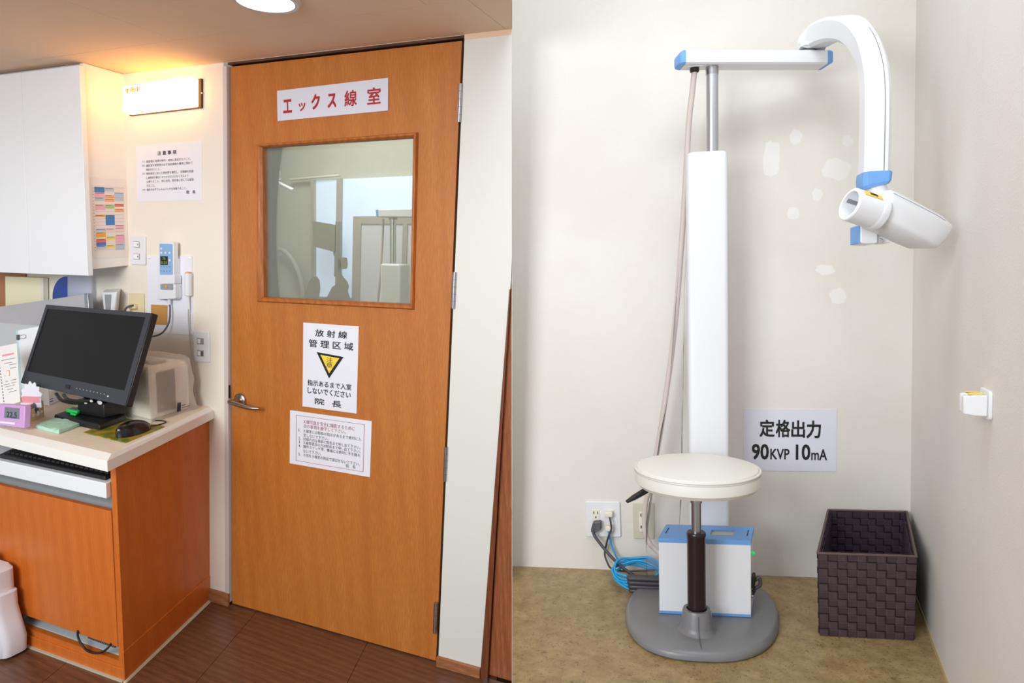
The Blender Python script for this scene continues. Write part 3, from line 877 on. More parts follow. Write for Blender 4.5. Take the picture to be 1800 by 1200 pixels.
kf = obj('kick_board', MB().loft([[V((-1.4, YC - .003, 0)), V((.052, YC - .003, 0)), V((.054, YC - .003, zk)), V((-1.4, YC - .003, zk))], [V((-1.4, YC + .015, 0)), V((.052, YC + .015, 0)), V((.054, YC + .015, zk)), V((-1.4, YC + .015, zk))]]), 'cab', dcab)
obj('plinth_front', MB().box(ID, -1.4, .062, YC - .008, YC - .003, .004, zk - .022), 'cab', dcab, bevel=0.001)
obj('stile', MB().box(ID, -1.4, ol.x, YC + .0185, YC + .034, zk, zd0 + .05), 'cab', dcab)
sl = MB().box(ID, -1.4, .058, YC - .016, YC - .008, 0.0005, .006)
obj('sealant_line', sl, 'seam', dcab)
obj('sealant_line', MB().loft([[V((.062, YC - .016, .0005)), V((w0.x + .010, 0, .0005)), V((w0.x + .001, 0, .006)), V((.062, YC - .008, .006))], [V((.074, YC - .016, .0005)), V((w0.x + .014, 0, .0005)), V((w0.x + .006, 0, .006)), V((.068, YC - .008, .006))]]), 'seam', dcab)
# inside of the cabinet, seen through the slots
xi = lambda y: -.107 - .333 * y - .030


def skbox(x0, y0, y1, z0, z1, dx=0.0):
    l = [(x0, y0), (xi(y0) + dx, y0), (xi(y1) + dx, y1), (x0, y1)]
    return MB().loft([[V((a, b, z)) for a, b in l] for z in (z0, z1)])


obj('back_panel', skbox(-1.4, -.14, -.125, .02, .75), 'inner', dcab)
obj('bottom_shelf', skbox(-1.4, YC + .02, -.14, zk - .012, zk), 'inner', dcab)
obj('middle_shelf', skbox(-1.4, YC + .03, -.14, zd1 - .03, zd1 - .012), 'inner', dcab)
obj('inner_side', MB().box(ID, ol.x - .004, ol.x + .006, YC + .036, -.14, zk, .4), 'inner', dcab)
# keyboard shelf
YK = -.528
kt = wq([(-130, 776), (186.5, 852.5), (186.5, 881), (-130, 800)], YK)
z0, z1 = W(186, 880, YK).z, W(186, 852, YK).z
zm0, zm1 = W(0, 831, YK).z, W(0, 807, YK).z
xr = W(186.5, 865, YK).x
obj('keyboard_shelf', skbox(-1.35, YK, -.16, (z0 + zm0) / 2, (z1 + zm1) / 2, xr - xi(YK)), 'white', dcab, bevel=0.003)
zs = (z1 + zm1) / 2
t = thing('keyboard', 'black keyboard on the white pull-out shelf under the worktop', 'keyboard', V((-.2, -.45, zs)))
obj('case', MB().loft([[V((-.50, -.512, zs)), V((.030, -.512, zs)), V((-.017, -.37, zs)), V((-.547, -.37, zs))], [V((-.498, -.511, zs + .014)), V((.028, -.511, zs + .014)), V((-.019, -.37, zs + .026)), V((-.545, -.37, zs + .026))]]), 'black', t, bevel=0.003)
for r in range(5):
    for k in range(22):
        x = -.486 + k * .0232 - r * .0085; y = -.495 + r * .024; z = zs + .0145 + (y + .512) * .085
        obj('keycap', MB().loft([[V((x, y, z)), V((x + .019, y, z)), V((x + .019, y + .019, z + .0015)), V((x, y + .019, z + .0015))], [V((x + .002, y + .002, z + .006)), V((x + .017, y + .002, z + .006)), V((x + .017, y + .017, z + .0075)), V((x + .002, y + .017, z + .0075))]]), 'rubber', t)
# power strip and cable at the bottom slot
t = thing('power_strip', 'black ribbed power strip in the open slot at the cabinet foot', 'power strip', W(60, 1090, -.44))
ps = W(36, 1075, -.42); pe = W(90, 1094, -.42)
obj('strip_body', MB().box(ID, ps.x, pe.x, -.43, -.37, zk + .02, zk + .075), 'black', t, bevel=0.004)
for k in range(14):
    x = ps.x + .01 + k * (pe.x - ps.x - .02) / 14
    obj('rib', MB().box(ID, x, x + .006, -.433, -.43, zk + .024, zk + .07), 'dgrey', t)
obj('support', MB().box(ID, ps.x + .02, pe.x - .02, -.42, -.38, zk, zk + .02), 'black', t)
gx = W(98, 1096, -.42)
obj('power_adapter', MB().box(ID, gx.x - .02, gx.x + .035, -.43, -.38, zk + .0, zk + .06).box(ID, gx.x + .035, gx.x + .055, -.425, -.385, zk + .01, zk + .05), 'dgrey', label='small grey adapter beside the black strip in the cabinet slot', cat='adapter', bevel=0.003)
cb = [W(137, 1108, -.50), W(137, 1118, -.512), W(142, 1130, -.517), W(152, 1142, -.517), W(164, 1147, -.517), W(176, 1147, -.517), W(187, 1141, -.515), W(195, 1131, -.50), W(198, 1126, -.46)]
obj('loose_cable', MB().tube(cb, 0.0036, 8, 6), 'black', label='thin black cable looping out of the slot at the cabinet foot', cat='cable', smooth=60)
pa, pb = W(158, 1116, -.45), W(206, 1137, -.45)
t = thing('ribbed_hose', 'black ribbed hose inside the slot at the right of the cabinet foot', 'hose', pb)
obj('hose', MB().tube([pa, pb], .008, 10), 'black', t, smooth=60)
mk = MB()
for k in range(16):
    p = pa.lerp(pb, (k + .5) / 16); dd = (pb - pa).normalized() * .0025
    mk.tube([p - dd, p + dd], .0105, 10)
obj('rings', mk, 'dgrey', t)

# ---------------------------------------------------------------- monitor
t = thing('monitor', 'large black tilted monitor on the cream worktop', 'monitor', V((-.26, -.31, ZT)))
mT = [W(82, 535, -.300), W(268.5, 550, -.300), W(222, 714, -.400), W(37, 673, -.400)]
nm = (mT[1] - mT[0]).cross(mT[3] - mT[0]).normalized()
if nm.y > 0: nm = -nm
q = quadmap(*mT, nm)
obj('bezel', MB().loft([[q(0, 0, -.024), q(1, 0, -.024), q(1, 1, -.024), q(0, 1, -.024)], [q(0, 0, 0), q(1, 0, 0), q(1, 1, 0), q(0, 1, 0)]]), 'black', t, bevel=0.003)
fr = MB()
s0, s1, t0, t1 = .030, .955, .055, .845
for a in ((0.004, .996, .004, t0), (0.004, .996, t1, .996), (0.004, s0, t0, t1), (s1, .996, t0, t1)):
    slab(fr, q, *a, -.001, .003)
obj('front_frame', fr, 'bezel', t)
obj('screen', slab(MB(), q, s0, s1, t0, t1, -.002, .0008), 'screen', t)
obj('rear_housing', MB().loft([[q(.12, .15, -.024), q(.88, .15, -.024), q(.88, .85, -.024), q(.12, .85, -.024)], [q(.25, .25, -.085), q(.75, .25, -.085), q(.75, .75, -.085), q(.25, .75, -.085)]]), 'black', t)
obj('sensor_window', slab(MB(), q, .435, .475, .905, .95, .003, .0045), 'black', t)
for k in range(9):
    obj('button_mark', slab(MB(), q, .535 + k * .032, .543 + k * .032, .92, .93, .003, .0036), 'grey', t)
obj('power_light', slab(MB(), q, .826, .836, .93, .945, .003, .004), 'plastic', t)
nb = [Z(138, 716, .80), Z(190, 737, .80)]
bz = ZT + .022
bq = [Z(95, 728, bz), Z(175, 746, bz), Z(222, 729, bz), Z(150, 710, bz)]
obj('stand_base', MB().loft([[V((p.x, p.y, ZT)) for p in bq], [V((p.x, p.y, bz - .006)) for p in bq], [V((p.x * .97 + bq[0].x * .0 + sum(b.x for b in bq) / 4 * .03, p.y * .97 + sum(b.y for b in bq) / 4 * .03, bz)) for p in bq]]), 'black', t, bevel=0.002)
cx_, cy_ = sum(b.x for b in bq) / 4 + .01, sum(b.y for b in bq) / 4 + .01
obj('stand_block', MB().box(ID, cx_ - .050, cx_ + .085, cy_ - .03, cy_ + .05, bz, .875), 'black', t, bevel=0.004)
obj('stand_neck', MB().box(ID, cx_ - .06, cx_ + .06, cy_ + .0, cy_ + .05, .87, 1.02), 'black', t, bevel=0.003)
for k, pts in enumerate(([W(99, 692, -.33), W(108, 703, -.35), W(128, 708, -.36), W(150, 707, -.37)], [W(112, 694, -.33), W(120, 702, -.36), W(140, 705, -.37), W(160, 704, -.375)])):
    cbm = obj('signal_cable', MB().tube(pts, .006, 10, 6), 'black', t, smooth=60)
    obj('cable_tip', MB().lathe([(.004, 0), (.005, .006), (.002, .012)], pts[-1], (1, -.3, -.1), 10), 'plasticw', cbm, smooth=50)
mid = [W(176, 708, -.385), W(174, 706, -.36)]
obj('audio_plug', MB().tube(mid, .006, 10), 'plastic', t, smooth=50)

# ---------------------------------------------------------------- covered printer
P0, P1 = Z(265, 742, ZT), Z(343, 718, ZT)
P2 = V((-.345, P0.y + .05, ZT)); P3 = V((P2.x - .06, P1.y, ZT))
P1.y = min(P1.y, -.020)
ztop = W(268, 645, P0.y).z
t = thing('covered_device', 'box-shaped device under a creased translucent plastic cover right of the monitor', 'device', (P0 + P1 + P2 + P3) / 4)
cen = (P0 + P1 + P2 + P3) / 4
sc = lambda k, z, pts=(P0, P1, P3, P2): [V((cen.x + (p.x - cen.x) * k, cen.y + (p.y - cen.y) * k, z)) for p in pts]
obj('device_body', MB().loft([sc(.90, ZT + .002), sc(.90, ztop - .03), sc(.82, ztop - .008)]), 'coverbody', t, bevel=0.008)
m1 = V((P0.x, P0.y, 0)).lerp(V((P1.x, P1.y, 0)), .18); m2 = V((P0.x, P0.y, 0)).lerp(V((P1.x, P1.y, 0)), .62)
k9 = lambda p, k, z: V((cen.x + (p.x - cen.x) * k, cen.y + (p.y - cen.y) * k, z))
obj('device_panel', MB().loft([[k9(m1, .915, ZT + .02), k9(m2, .915, ZT + .02), k9(m2, .915, ztop - .03), k9(m1, .915, ztop - .03)], [k9(m1, .86, ZT + .02), k9(m2, .86, ZT + .02), k9(m2, .86, ztop - .03), k9(m1, .86, ztop - .03)]]), 'coverdark', t)
obj('device_lid', MB().loft([[k9(m1, .7, ztop - .006), k9(m2, .7, ztop - .006), k9(P3, .6, ztop - .006), k9(P2, .6, ztop - .006)], [k9(m1, .7, ztop - .003), k9(m2, .7, ztop - .003), k9(P3, .6, ztop - .003), k9(P2, .6, ztop - .003)]]), 'coverdark', t)


def ring(k, z, wob):
    pts = []
    for i in range(4):
        p, r = (P0, P1, P3, P2)[i], (P0, P1, P3, P2)[(i + 1) % 4]
        for j in range(10):
            x = p.lerp(r, j / 10)
            d = V((x.x - cen.x, x.y - cen.y, 0))
            n_ = noise.noise(V((x.x * 22, x.y * 22, z * 14))) * wob * 1.5
            n2 = noise.noise(V((x.x * 60, x.y * 60, z * 40))) * wob * .8
            pts.append(V((cen.x, cen.y, z)) + d * (k + n_ + n2) + V((0, 0, noise.noise(V((x.x * 30, x.y * 30, 3))) * wob * .12)))
    return pts


hh = ztop - ZT
cv = [ring(1.06, ZT + .0015, .03), ring(1.0, ZT + hh * .12, .05), ring(.99, ZT + hh * .35, .06), ring(.98, ZT + hh * .6, .06), ring(.97, ZT + hh * .85, .05), ring(.92, ztop, .04), ring(.80, ztop + .012, .05), ring(.4, ztop + .022, .05), ring(.05, ztop + .024, .01)]
obj('plastic_cover', MB().loft(cv), 'cover', t, smooth=40)
lq = quadmap(k9(P0.lerp(P1, .52), 1.035, ZT + .045), k9(P0.lerp(P1, .86), 1.035, ZT + .040), k9(P0.lerp(P1, .86), 1.05, ZT + .012), k9(P0.lerp(P1, .52), 1.05, ZT + .012), V((1, -.2, 0)).normalized())
mb = MB()
for a in (0, .12):
    mb.loft([[lq(.10 + a, 0, d), lq(.20 + a, 0, d), lq(.14 + a, 1, d), lq(a, 1, d)] for d in (.004, .0045)])
obj('printed_mark', mb, 'ink', t)
obj('printed_lettering', slab(slab(MB(), lq, .36, .62, .35, .46, .004, .0045), lq, .36, .86, .62, .72, .004, .0045), 'dgrey', t)

# ---------------------------------------------------------------- small things on the worktop
pq = [Z(146, 761, ZT), Z(215.7, 734.6, ZT), Z(289.6, 750.5, ZT), Z(220.6, 779, ZT)]
obj('mouse_pad', MB().loft([pq, [p + V((0, 0, .003)) for p in pq]]), 'padm', label='olive and ochre printed mouse pad under the black mouse', cat='mouse pad', bevel=0.001)
mc = Z(235, 760, ZT + .004); ax = (Z(262, 752, ZT) - Z(210, 770, ZT)); ax.z = 0; Lh = ax.length * .52; ax.normalize(); ay = V((-ax.y, ax.x, 0))
t = thing('mouse', 'shiny black corded mouse on the printed pad', 'mouse', mc)
loops = []
for i in range(13):
    u = -1 + 2 * i / 12; w = math.sqrt(max(0, 1 - abs(u) ** 2.6)); hgt = .042 * math.sqrt(max(0.0, 1 - ((u + .15) / 1.16) ** 2)) if abs((u + .15) / 1.16) < 1 else 0.001
    loops.append([mc + ax * (u * Lh) + ay * (math.cos(k * math.pi / 12) * .031 * max(w, .05)) + V((0, 0, max(math.sin(k * math.pi / 12), 0) ** .8 * max(hgt, .004))) for k in range(13)])
obj('shell', MB().loft(loops), 'gblack', t, smooth=60)
obj('wheel', MB().lathe([(.003, -.003), (.008, -.002), (.008, .002), (.003, .003)], mc + ax * (Lh * .62) + V((0, 0, .022)), ay, 14), 'dgrey', t)
obj('cord', MB().tube([mc + ax * (Lh * .97) + V((0, 0, .006)), Z(276, 747, ZT + .004), Z(289, 743, ZT + .004), Z(291, 740.5, ZT + .004), Z(282, 739, ZT + .004), Z(268, 738.5, ZT + .004)], .0022, 8, 8), 'black', t, smooth=60)

# folded microfibre cloth
cp = [Z(x, y, ZT) for x, y in ((63, 752), (86, 741), (107, 733), (111, 736), (128, 742), (147, 742), (148, 746), (128, 754), (104, 763), (82, 758))]
cc = sum(cp, V()) / len(cp)
bn = []
for k, (sc_, z) in enumerate(((1.0, .0008), (1.01, .006), (.97, .010), (.75, .011), (.45, .012), (.1, .011))):
    l = []
    for i in range(40):
        a, f = divmod(i / 4, 1); p = cp[int(a)].lerp(cp[(int(a) + 1) % 10], f)
        r = cc + (p - cc) * (sc_ + .03 * noise.noise(V((i * .9, k, 0))))
        l.append(V((r.x, r.y, ZT + z + (.009 * max(0, noise.noise(V((r.x * 28, r.y * 28, k * .2)))) if k > 1 else 0))))
    bn.append(l)
obj('cleaning_cloth', MB().loft(bn), 'mint', label='folded mint green cleaning cloth in front of the monitor stand', cat='cloth', smooth=50)

# green gadget on the monitor foot
g0 = Z(128, 727, bz + .001)
ex, ey = (bq[1] - bq[0]).normalized(), (bq[3] - bq[0]).normalized()
t = thing('green_gadget', 'small bright green gadget lying on the monitor stand', 'gadget', g0)
gm = lambda x, y, z: g0 + ex * x + ey * y + V((0, 0, z))
obj('case', MB().box(gm, -.038, .030, -.004, .034, 0, .014), 'green', t, bevel=0.004)
obj('clip', MB().box(gm, .004, .036, -.018, -.002, 0, .008), 'green', t, bevel=0.003)
obj('label_plate', MB().box(gm, -.022, .012, .006, .026, .014, .0155), 'dgrey', t)

# lilac clock
q = quadmap(W(-3, 709.5, -.53), W(43.5, 712.7, -.53), W(41.7, 752.5, -.545), W(-6, 747, -.545), V((0, -1, .1)).normalized())
t = thing('desk_clock', 'lilac digital desk clock with a grey display', 'clock', q(.5, 1))
zoff = q(.5, 1).z
obj('case', slab(MB(), q, 0, 1, 0, 1, -.022, 0), 'lilac', t, bevel=0.003)
obj('display', slab(MB(), q, .27, .82, .13, .62, 0, .0012), 'lcd', t)
words(t, q, mat('lcd_ink', (52, 58, 66), 0.4), [('22.5', .36, .74, .32, .58, .012)], .0016, 'display_digits')
obj('snooze_bar', slab(MB(), q, .12, .70, .78, .88, 0, .004), 'plastic', t, bevel=0.001)

# patterned card box with odds and ends
b0, b1, b2 = Z(53, 743, ZT), Z(78, 731, ZT), Z(43, 740, ZT)
eu, ev = (b1 - b0), (b2 - b0)
hb_ = W(52.5, 721, b0.y).z - ZT
t = thing('card_box', 'small pink and yellow patterned card box with a scalloped back', 'box', b0.lerp(b1, .5) + ev * .5)
bm_ = lambda u, v, z: b0 + eu * u + ev * v + V((0, 0, z))
mbx = MB().box(bm_, 0, 1, 0, .04, 0, hb_).box(bm_, 0, 1, .96, 1, 0, hb_).box(bm_, 0, .04, .04, .96, 0, hb_).box(bm_, .96, 1, .04, .96, 0, hb_ * 1.25).box(bm_, .04, .96, .04, .96, 0, .004)
obj('box_body', mbx, 'pastel', t)
obj('side_print', MB().box(bm_, -.02, 0, .02, .98, .002, hb_ * .98), 'pink', t)
for k in range(3):
    c_ = bm_(.22 + .28 * k, -.012, hb_ * .48)
    obj('printed_spot', MB().lathe([(.009 if k == 1 else .006, 0), (.008 if k == 1 else .005, .0008)], c_, -ev.normalized(), 16), 'white', t)
sc_pts = []
bcq = quadmap(W(37, 670, -.42), W(74, 672, -.42), W(75, 716, -.42), W(37, 716, -.42), NW)
for k in range(44):
    a = math.pi * (1 - k / 43)
    r = 1 + .09 * math.cos(k * .95)
    sc_pts.append((.5 + .47 * r * math.cos(a), .62 - .60 * r * math.sin(a)))
sc_pts += [(.97, 1.0), (.03, 1.0)]
obj('scalloped_back', MB().loft([[bcq(s, v, d) for s, v in sc_pts] for d in (0, .002)]), 'paper', t)
obj('back_print', MB().loft([[bcq(.5 + (s - .5) * .92, max(.62 + (v - .62) * .5, .56), d) for s, v in sc_pts] for d in (.002, .0028)]), 'pink', t)
t2 = obj('dark_stone', MB().loft([[bm_(.5 + r * math.cos(k * math.pi / 8), .3 + r * 1.2 * math.sin(k * math.pi / 8), hb_ * z) for k in range(16)] for r, z in ((.1, .2), (.26, .5), (.30, .9), (.24, 1.2), (.1, 1.3))]), 'dgrey', label='dark grey rounded piece inside the patterned card box', cat='stone', smooth=50)
obj('white_eraser', MB().box(bm_, .10, .46, .45, .9, .004, hb_ * 1.25), 'plasticw', label='off-white block standing in the patterned card box', cat='block', bevel=0.003)
wb_ = Z(12, 713, ZT)
t = thing('tape_bottle', 'small white bottle behind the lilac clock', 'bottle', wb_)
obj('body', MB().lathe([(.018, 0), (.020, .004), (.020, .05), (.012, .058)], wb_ + V((.01, -.03, 0)), (0, 0, 1), 18), 'plastic', t, smooth=50)
obj('cap', MB().lathe([(.012, 0), (.012, .018), (.010, .020)], wb_ + V((.01, -.03, .057)), (0, 0, 1), 16), mat('clear_cap', (214, 206, 206), 0.2), t, smooth=50)

# planner page and plastic folder leaning at the left
ya = -.43
zl = lambda px, py, y: W(px, py, y)
q = quadmap(W(-12, 611, ya + .05), W(30, 603, ya + .05), W(36, 706, ya), W(2, 716, ya), NW)
t = thing('planner_page', 'handwritten planner page with punched edge left of the monitor', 'paper', q(.5, 1))
obj('page', slab(MB(), q, 0, 1, 0, 1, 0, .0012), mat('planner_paper', (240, 236, 232), 0.5), t)
mb = MB()
for k in range(13):
    slab(mb, q, .18, .22, .30 + k * .05, .325 + k * .05, .0012, .0018)
obj('punch_marks', mb, 'dgrey', t)
mb = MB()
for k, (a, b, c) in enumerate(((.3, .9, .24), (.42, .75, .30), (.62, .92, .34), (.64, .92, .40), (.38, .9, .60), (.3, .88, .65), (.35, .8, .69), (.42, .7, .74), (.5, .88, .79))):
    slab(mb, q, a, b, c, c + .008, .0012, .0018)
obj('handwriting', mb, 'dgrey', t)
obj('pink_heading', slab(MB(), q, .36, .86, .15, .18, .0012, .0018), 'pink', t)
mb = MB()
for a in ((.38, .62, .43, .44), (.38, .62, .51, .52), (.38, .41, .43, .52), (.59, .62, .43, .52)):
    slab(mb, q, *a, .0012, .0018)
obj('orange_frame', mb, 'orange', t)
yf = -.265
q = quadmap(W(30, 581, yf), W(82, 571, yf), W(88, 715, yf), W(40, 722, yf), NW)
t = thing('plastic_folder', 'white folder with a pale blue edge behind the monitor corner', 'folder', q(.5, 1))
obj('cover', slab(MB(), q, .06, 1, 0, 1, 0, .003), 'white', t)
obj('blue_edge', slab(MB(), q, 0, .06, .0, 1, -.001, .004), mat('pale_cyan', (190, 222, 234), 0.3), t)
q2 = quadmap(W(33, 588, yf), W(49, 586, yf), W(49, 595, yf), W(33, 597, yf), NW)
t = thing('binder_clip', 'small black and wire binder clip on the white folder', 'clip', q2(.5, 1))
obj('clip_body', slab(MB(), q2, 0, .22, 0, 1, .003, .009), 'dgrey', t)
obj('wire_handle', MB().tube([q2(.2, .2, .006), q2(.75, .15, .006), q2(.95, .3, .006), q2(.95, .7, .006), q2(.75, .85, .006), q2(.2, .8, .006)], .0012, 6), 'chrome', t)
lq2 = [Z(76, 692 + 12, ZT), Z(100, 692, ZT), Z(111, 703, ZT), Z(80, 714, ZT)]
t = thing('letter', 'white printed letter lying left of the monitor stand', 'paper', sum(lq2, V()) / 4)
lm_ = quadmap(*lq2, V((0, 0, 1)))
obj('sheet', slab(MB(), lm_, 0, 1, 0, 1, .0004, .0016), 'paper', t)
obj('print', slab(slab(MB(), lm_, .2, .6, .3, .4, .0016, .002), lm_, .1, .5, .6, .72, .0016, .002), 'ink', t)

# ---------------------------------------------------------------- milky canister on the floor
yj = -.56
prof = [(22, 1151), (32, 1143), (33, 1122), (25, 1096), (17, 1068), (15, 1043), (10, 1040), (8, 1004), (1, 998)]
js = [(W(x, y, yj).x, W(x, y, yj).z) for x, y in prof]
js[0] = (js[0][0], 0.001); js[1] = (js[1][0], .012)
t = thing('plastic_canister', 'milky white plastic canister on the floor before the desk cabinet', 'canister', V((js[1][0] - .15, yj, 0)))
loops = []
for x, z in js:
    x0 = x - .30; y0, y1 = -.606, -.522
    rr = .024; l = []
    for cx2, cy2, a0 in ((x - rr, y0 + rr, -90), (x - rr, y1 - rr, 0), (x0 + rr, y1 - rr, 90), (x0 + rr, y0 + rr, 180)):
        for k in range(6):
            a = math.radians(a0 + 18 * k); l.append(V((cx2 + rr * math.cos(a), cy2 + rr * math.sin(a), z)))
    loops.append(l)
obj('body', MB().loft(loops), 'jug', t, smooth=40)
cp_ = V((js[1][0] - .15, -.56, js[-1][1]))
obj('cap', MB().lathe([(.03, -.002), (.03, .028), (.027, .032), (0, .033)], cp_, (0, 0, 1), 24), 'plastic', t, smooth=40)

# ================================================================ X-RAY BAY: the setting
AC = 1.243                                   # where the side wall meets the back wall
HB = 2.45
# raised floor with solid body, clipped at the dividing board


def aseam(b, h):                             # a on the dividing plane (image centre line) for given b, h
    lo, hi = -1.0, 1.5
    rx = c2w((1, 0, 0))
    f = lambda a: (RP(a, b, h) - CAM).dot(rx)
    for _ in range(50):
        m_ = (lo + hi) / 2
        if f(m_) < 0: lo = m_
        else: hi = m_
    return (lo + hi) / 2 + SE


obj('floor', MB().loft([[RP(aseam(0, h), 0, h), RP(aseam(1.7, h), 1.7, h), RS(AC, 1.7, h), RS(AC, 0, h)] for h in (-.40, 0.0)]), 'lino', kind='structure', label='mottled ochre linoleum floor under the x-ray unit')
wbk = obj('wall_back', MB().loft([[RP(aseam(0, h), b, h) for h in (0.0, HB)] + [RP(AC, b, HB), RP(AC, b, 0.0)] for b in (0.0, -.08)]), 'bay', kind='structure', label='pale back wall behind the x-ray unit')
wrt = obj('wall_right', MB().loft([[RS(AC, 0, h), RS(AC, 1.25, h), RS(AC + .08, 1.25, h), RS(AC + .08, 0, h)] for h in (0.0, HB)]), 'bay', kind='structure', label='pale side wall with the hook right of the basket')
obj('ceiling', MB().loft([[RP(aseam(0, h), 0, h), RP(aseam(1.7, h), 1.7, h), RS(AC, 1.7, h), RS(AC, 0, h)] for h in (HB, HB + .05)]), 'wallR', kind='structure', label='white ceiling over the x-ray bay')
obj('trim_5', MB().loft([[RS(AC - .004, 0.001, 0.0), RS(AC - .004, 1.25, 0.0), RS(AC - .0, 1.25, 0.0), RS(AC - .0, 0.001, 0.0)], [RS(AC - .0025, 0.001, .010), RS(AC - .0025, 1.25, .010), RS(AC, 1.25, .010), RS(AC, 0.001, .010)]]), mat('pale_caulk', (190, 172, 134), 0.5), kind='structure', label='thin caulk line at the foot of the side wall')
# dabs of filler on the back wall
for cx2, cy2, w, h, sd in ((1356, 280, 30, 66, 1), (1399, 240, 22, 27, 2), (1470, 297, 52, 40, 3), (1437, 342, 18, 22, 4), (1394, 375, 22, 22, 5), (1450, 474, 34, 18, 6), (1473, 520, 30, 28, 7), (1490, 248, 20, 20, 8)):
    lp = []
    for k in range(26):
        a = 2 * math.pi * k / 26
        r = .5 * (1 + .30 * noise.noise(V((math.cos(a) * 2 + sd * 5, math.sin(a) * 2, sd))))
        lp.append((cx2 + w * r * math.cos(a), cy2 + h * r * math.sin(a)))
    obj('filler_patch', MB().loft([[RW(x, y, 0.0) for x, y in lp], [RW(x, y, .0004) for x, y in lp]]), 'putty', wbk)

# ================================================================ sign
t, q = sheet('rating_sign', c4([(138, 155), (1552, 165), (1540, 1100), (140, 1085)], 1290, 700, 8.57), 0.0, 'glossy white rating sign with bold black print on the bay wall', 'sign', 'gloss', .0015, right=True)
words(t, q, 'ink', [('定', .177, .34, .172, .45, .024), ('格', .352, .508, .172, .455, .022), ('出', .518, .665, .178, .458, .024), ('力', .68, .833, .18, .465, .026),
                    ('90', .094, .278, .565, .815, .022), ('KVP', .294, .50, .640, .812, .016), ('10', .568, .723, .565, .818, .022), ('mA', .733, .90, .640, .818, .016)])

# ================================================================ x-ray unit
un = thing('xray_unit', 'white dental x-ray unit with a tall column and swinging arm', 'x-ray unit', RP(.58, .32, 0))
# grey foot: rounded outline on the floor
fx, fy = .582, .315


def foot(k, h):
    out = []
    for i in range(56):
        a = 2 * math.pi * i / 56
        c, s = math.cos(a), math.sin(a)
        e = 2 / 2.6
        x = abs(c) ** e * (1 if c > 0 else -1) * .207 * k
        y = abs(s) ** e * (1 if s > 0 else -1) * .246 * k
        x *= 1.0 - (.10 * (y / .246) if y > 0 else 0)
        out.append(RP(fx + x + SK * y * .5, fy + y, h))
    return out


obj('foot', MB().loft([foot(.985, .001), foot(1.0, .005), foot(1.0, .015), foot(.978, .022), foot(.94, .0265), foot(.6, .0285), foot(.1, .029)]), 'basegrey', un, smooth=40)
pa_, pb_ = .556, .443                         # stool post axis
PX = RP(pa_, pb_, 0)
obj('post_socket', MB().lathe([(.056, .024), (.046, .031), (.041, .044), (.0365, .078), (.0335, .084), (.026, .084), (.026, .07)], PX, upR, 32), 'basegrey', un, smooth=35)
obj('seam_line', MB().loft([[RP(pa_ - .0008, b, h), RP(pa_ + .0008, b, h), RP(pa_ + .0008, b + .0006, h + .0012), RP(pa_ - .0008, b + .0006, h + .0012)] for b, h in ((.5605, .010), (.556, .0195), (.540, .0262), (.503, .0280), (.4905, .031), (.4853, .044), (.4808, .077))]), 'dgrey', un)
# column
cb = .185


def rrect(a0, a1, b0, b1, h, r=.014, n=5):
    l = []
    for ca, cb_, st in ((a1 - r, b0 + r, -90), (a1 - r, b1 - r, 0), (a0 + r, b1 - r, 90), (a0 + r, b0 + r, 180)):
        for k in range(n + 1):
            x = math.radians(st + 90 * k / n); l.append(RP(ca + r * math.cos(x), cb_ + r * math.sin(x), h))
    return l


c_l, c_r = RLoc(RW(1209, 400, cb + .035)).x, RLoc(RW(1281, 400, cb + .035)).x
htop = RLoc(RW(1245, 265, cb + .035)).z
obj('column', MB().loft([rrect(c_l, c_r, cb - .035, cb + .035, .03), rrect(c_l, c_r, cb - .035, cb + .035, htop - .006), rrect(c_l + .006, c_r - .006, cb - .029, cb + .029, htop)]), 'xwhite', un, smooth=40)
# boom: level, swung a little off the wall's direction
hfr = RLoc(RW(1252, 112, cb + .03)).z        # lower front edge
htp = RLoc(RW(1252, 87.3, cb + .03)).z
harm = hfr
Pl, Pr = RLoc(RF(1206, 111.5, harm)), RLoc(RF(1455, 111.5, harm))
bd = (Pr - Pl); bd.z = 0; bl = bd.length; bd.normalize(); bside = V((-bd.y, bd.x, 0))
if bside.y < 0: bside = -bside
Pl -= bside * .03; Pr -= bside * .03


def bp(x, y, h):                             # x along the boom, y to its front side
    p = V((Pl.x, Pl.y, 0)) + bd * x + bside * y
    return RP(p.x, p.y, h)


# mast
fr_ = ((RLoc(RW(1251.5, 130, cb)).x) - Pl.x) / bd.x
mx_ = V((Pl.x, Pl.y, 0)) + bd * fr_
am, bm0 = mx_.x, mx_.y
r_m = (RLoc(RW(1262.5, 200, cb)).x - RLoc(RW(1240.5, 200, cb)).x) / 2
obj('mast', MB().tube([RP(am, bm0, htop - .01), RP(am, bm0, harm)], r_m, 24), 'alu', un, smooth=50)
obj('mast_collar', MB().tube([RP(am, bm0, harm - .022), RP(am, bm0, harm + .001)], r_m * 1.04, 24), 'steel', un, smooth=50)


def brect(x, grow=0.0, dz=0.0):
    mid_ = (harm + htp) / 2
    return [bp(x, y * (1 - grow), mid_ + (h - mid_) * (1 - grow) + dz) for y, h in ((.03, harm + .004), (.03, htp - .004), (.026, htp), (-.026, htp), (-.03, htp - .004), (-.03, harm + .004), (-.026, harm), (.026, harm))]


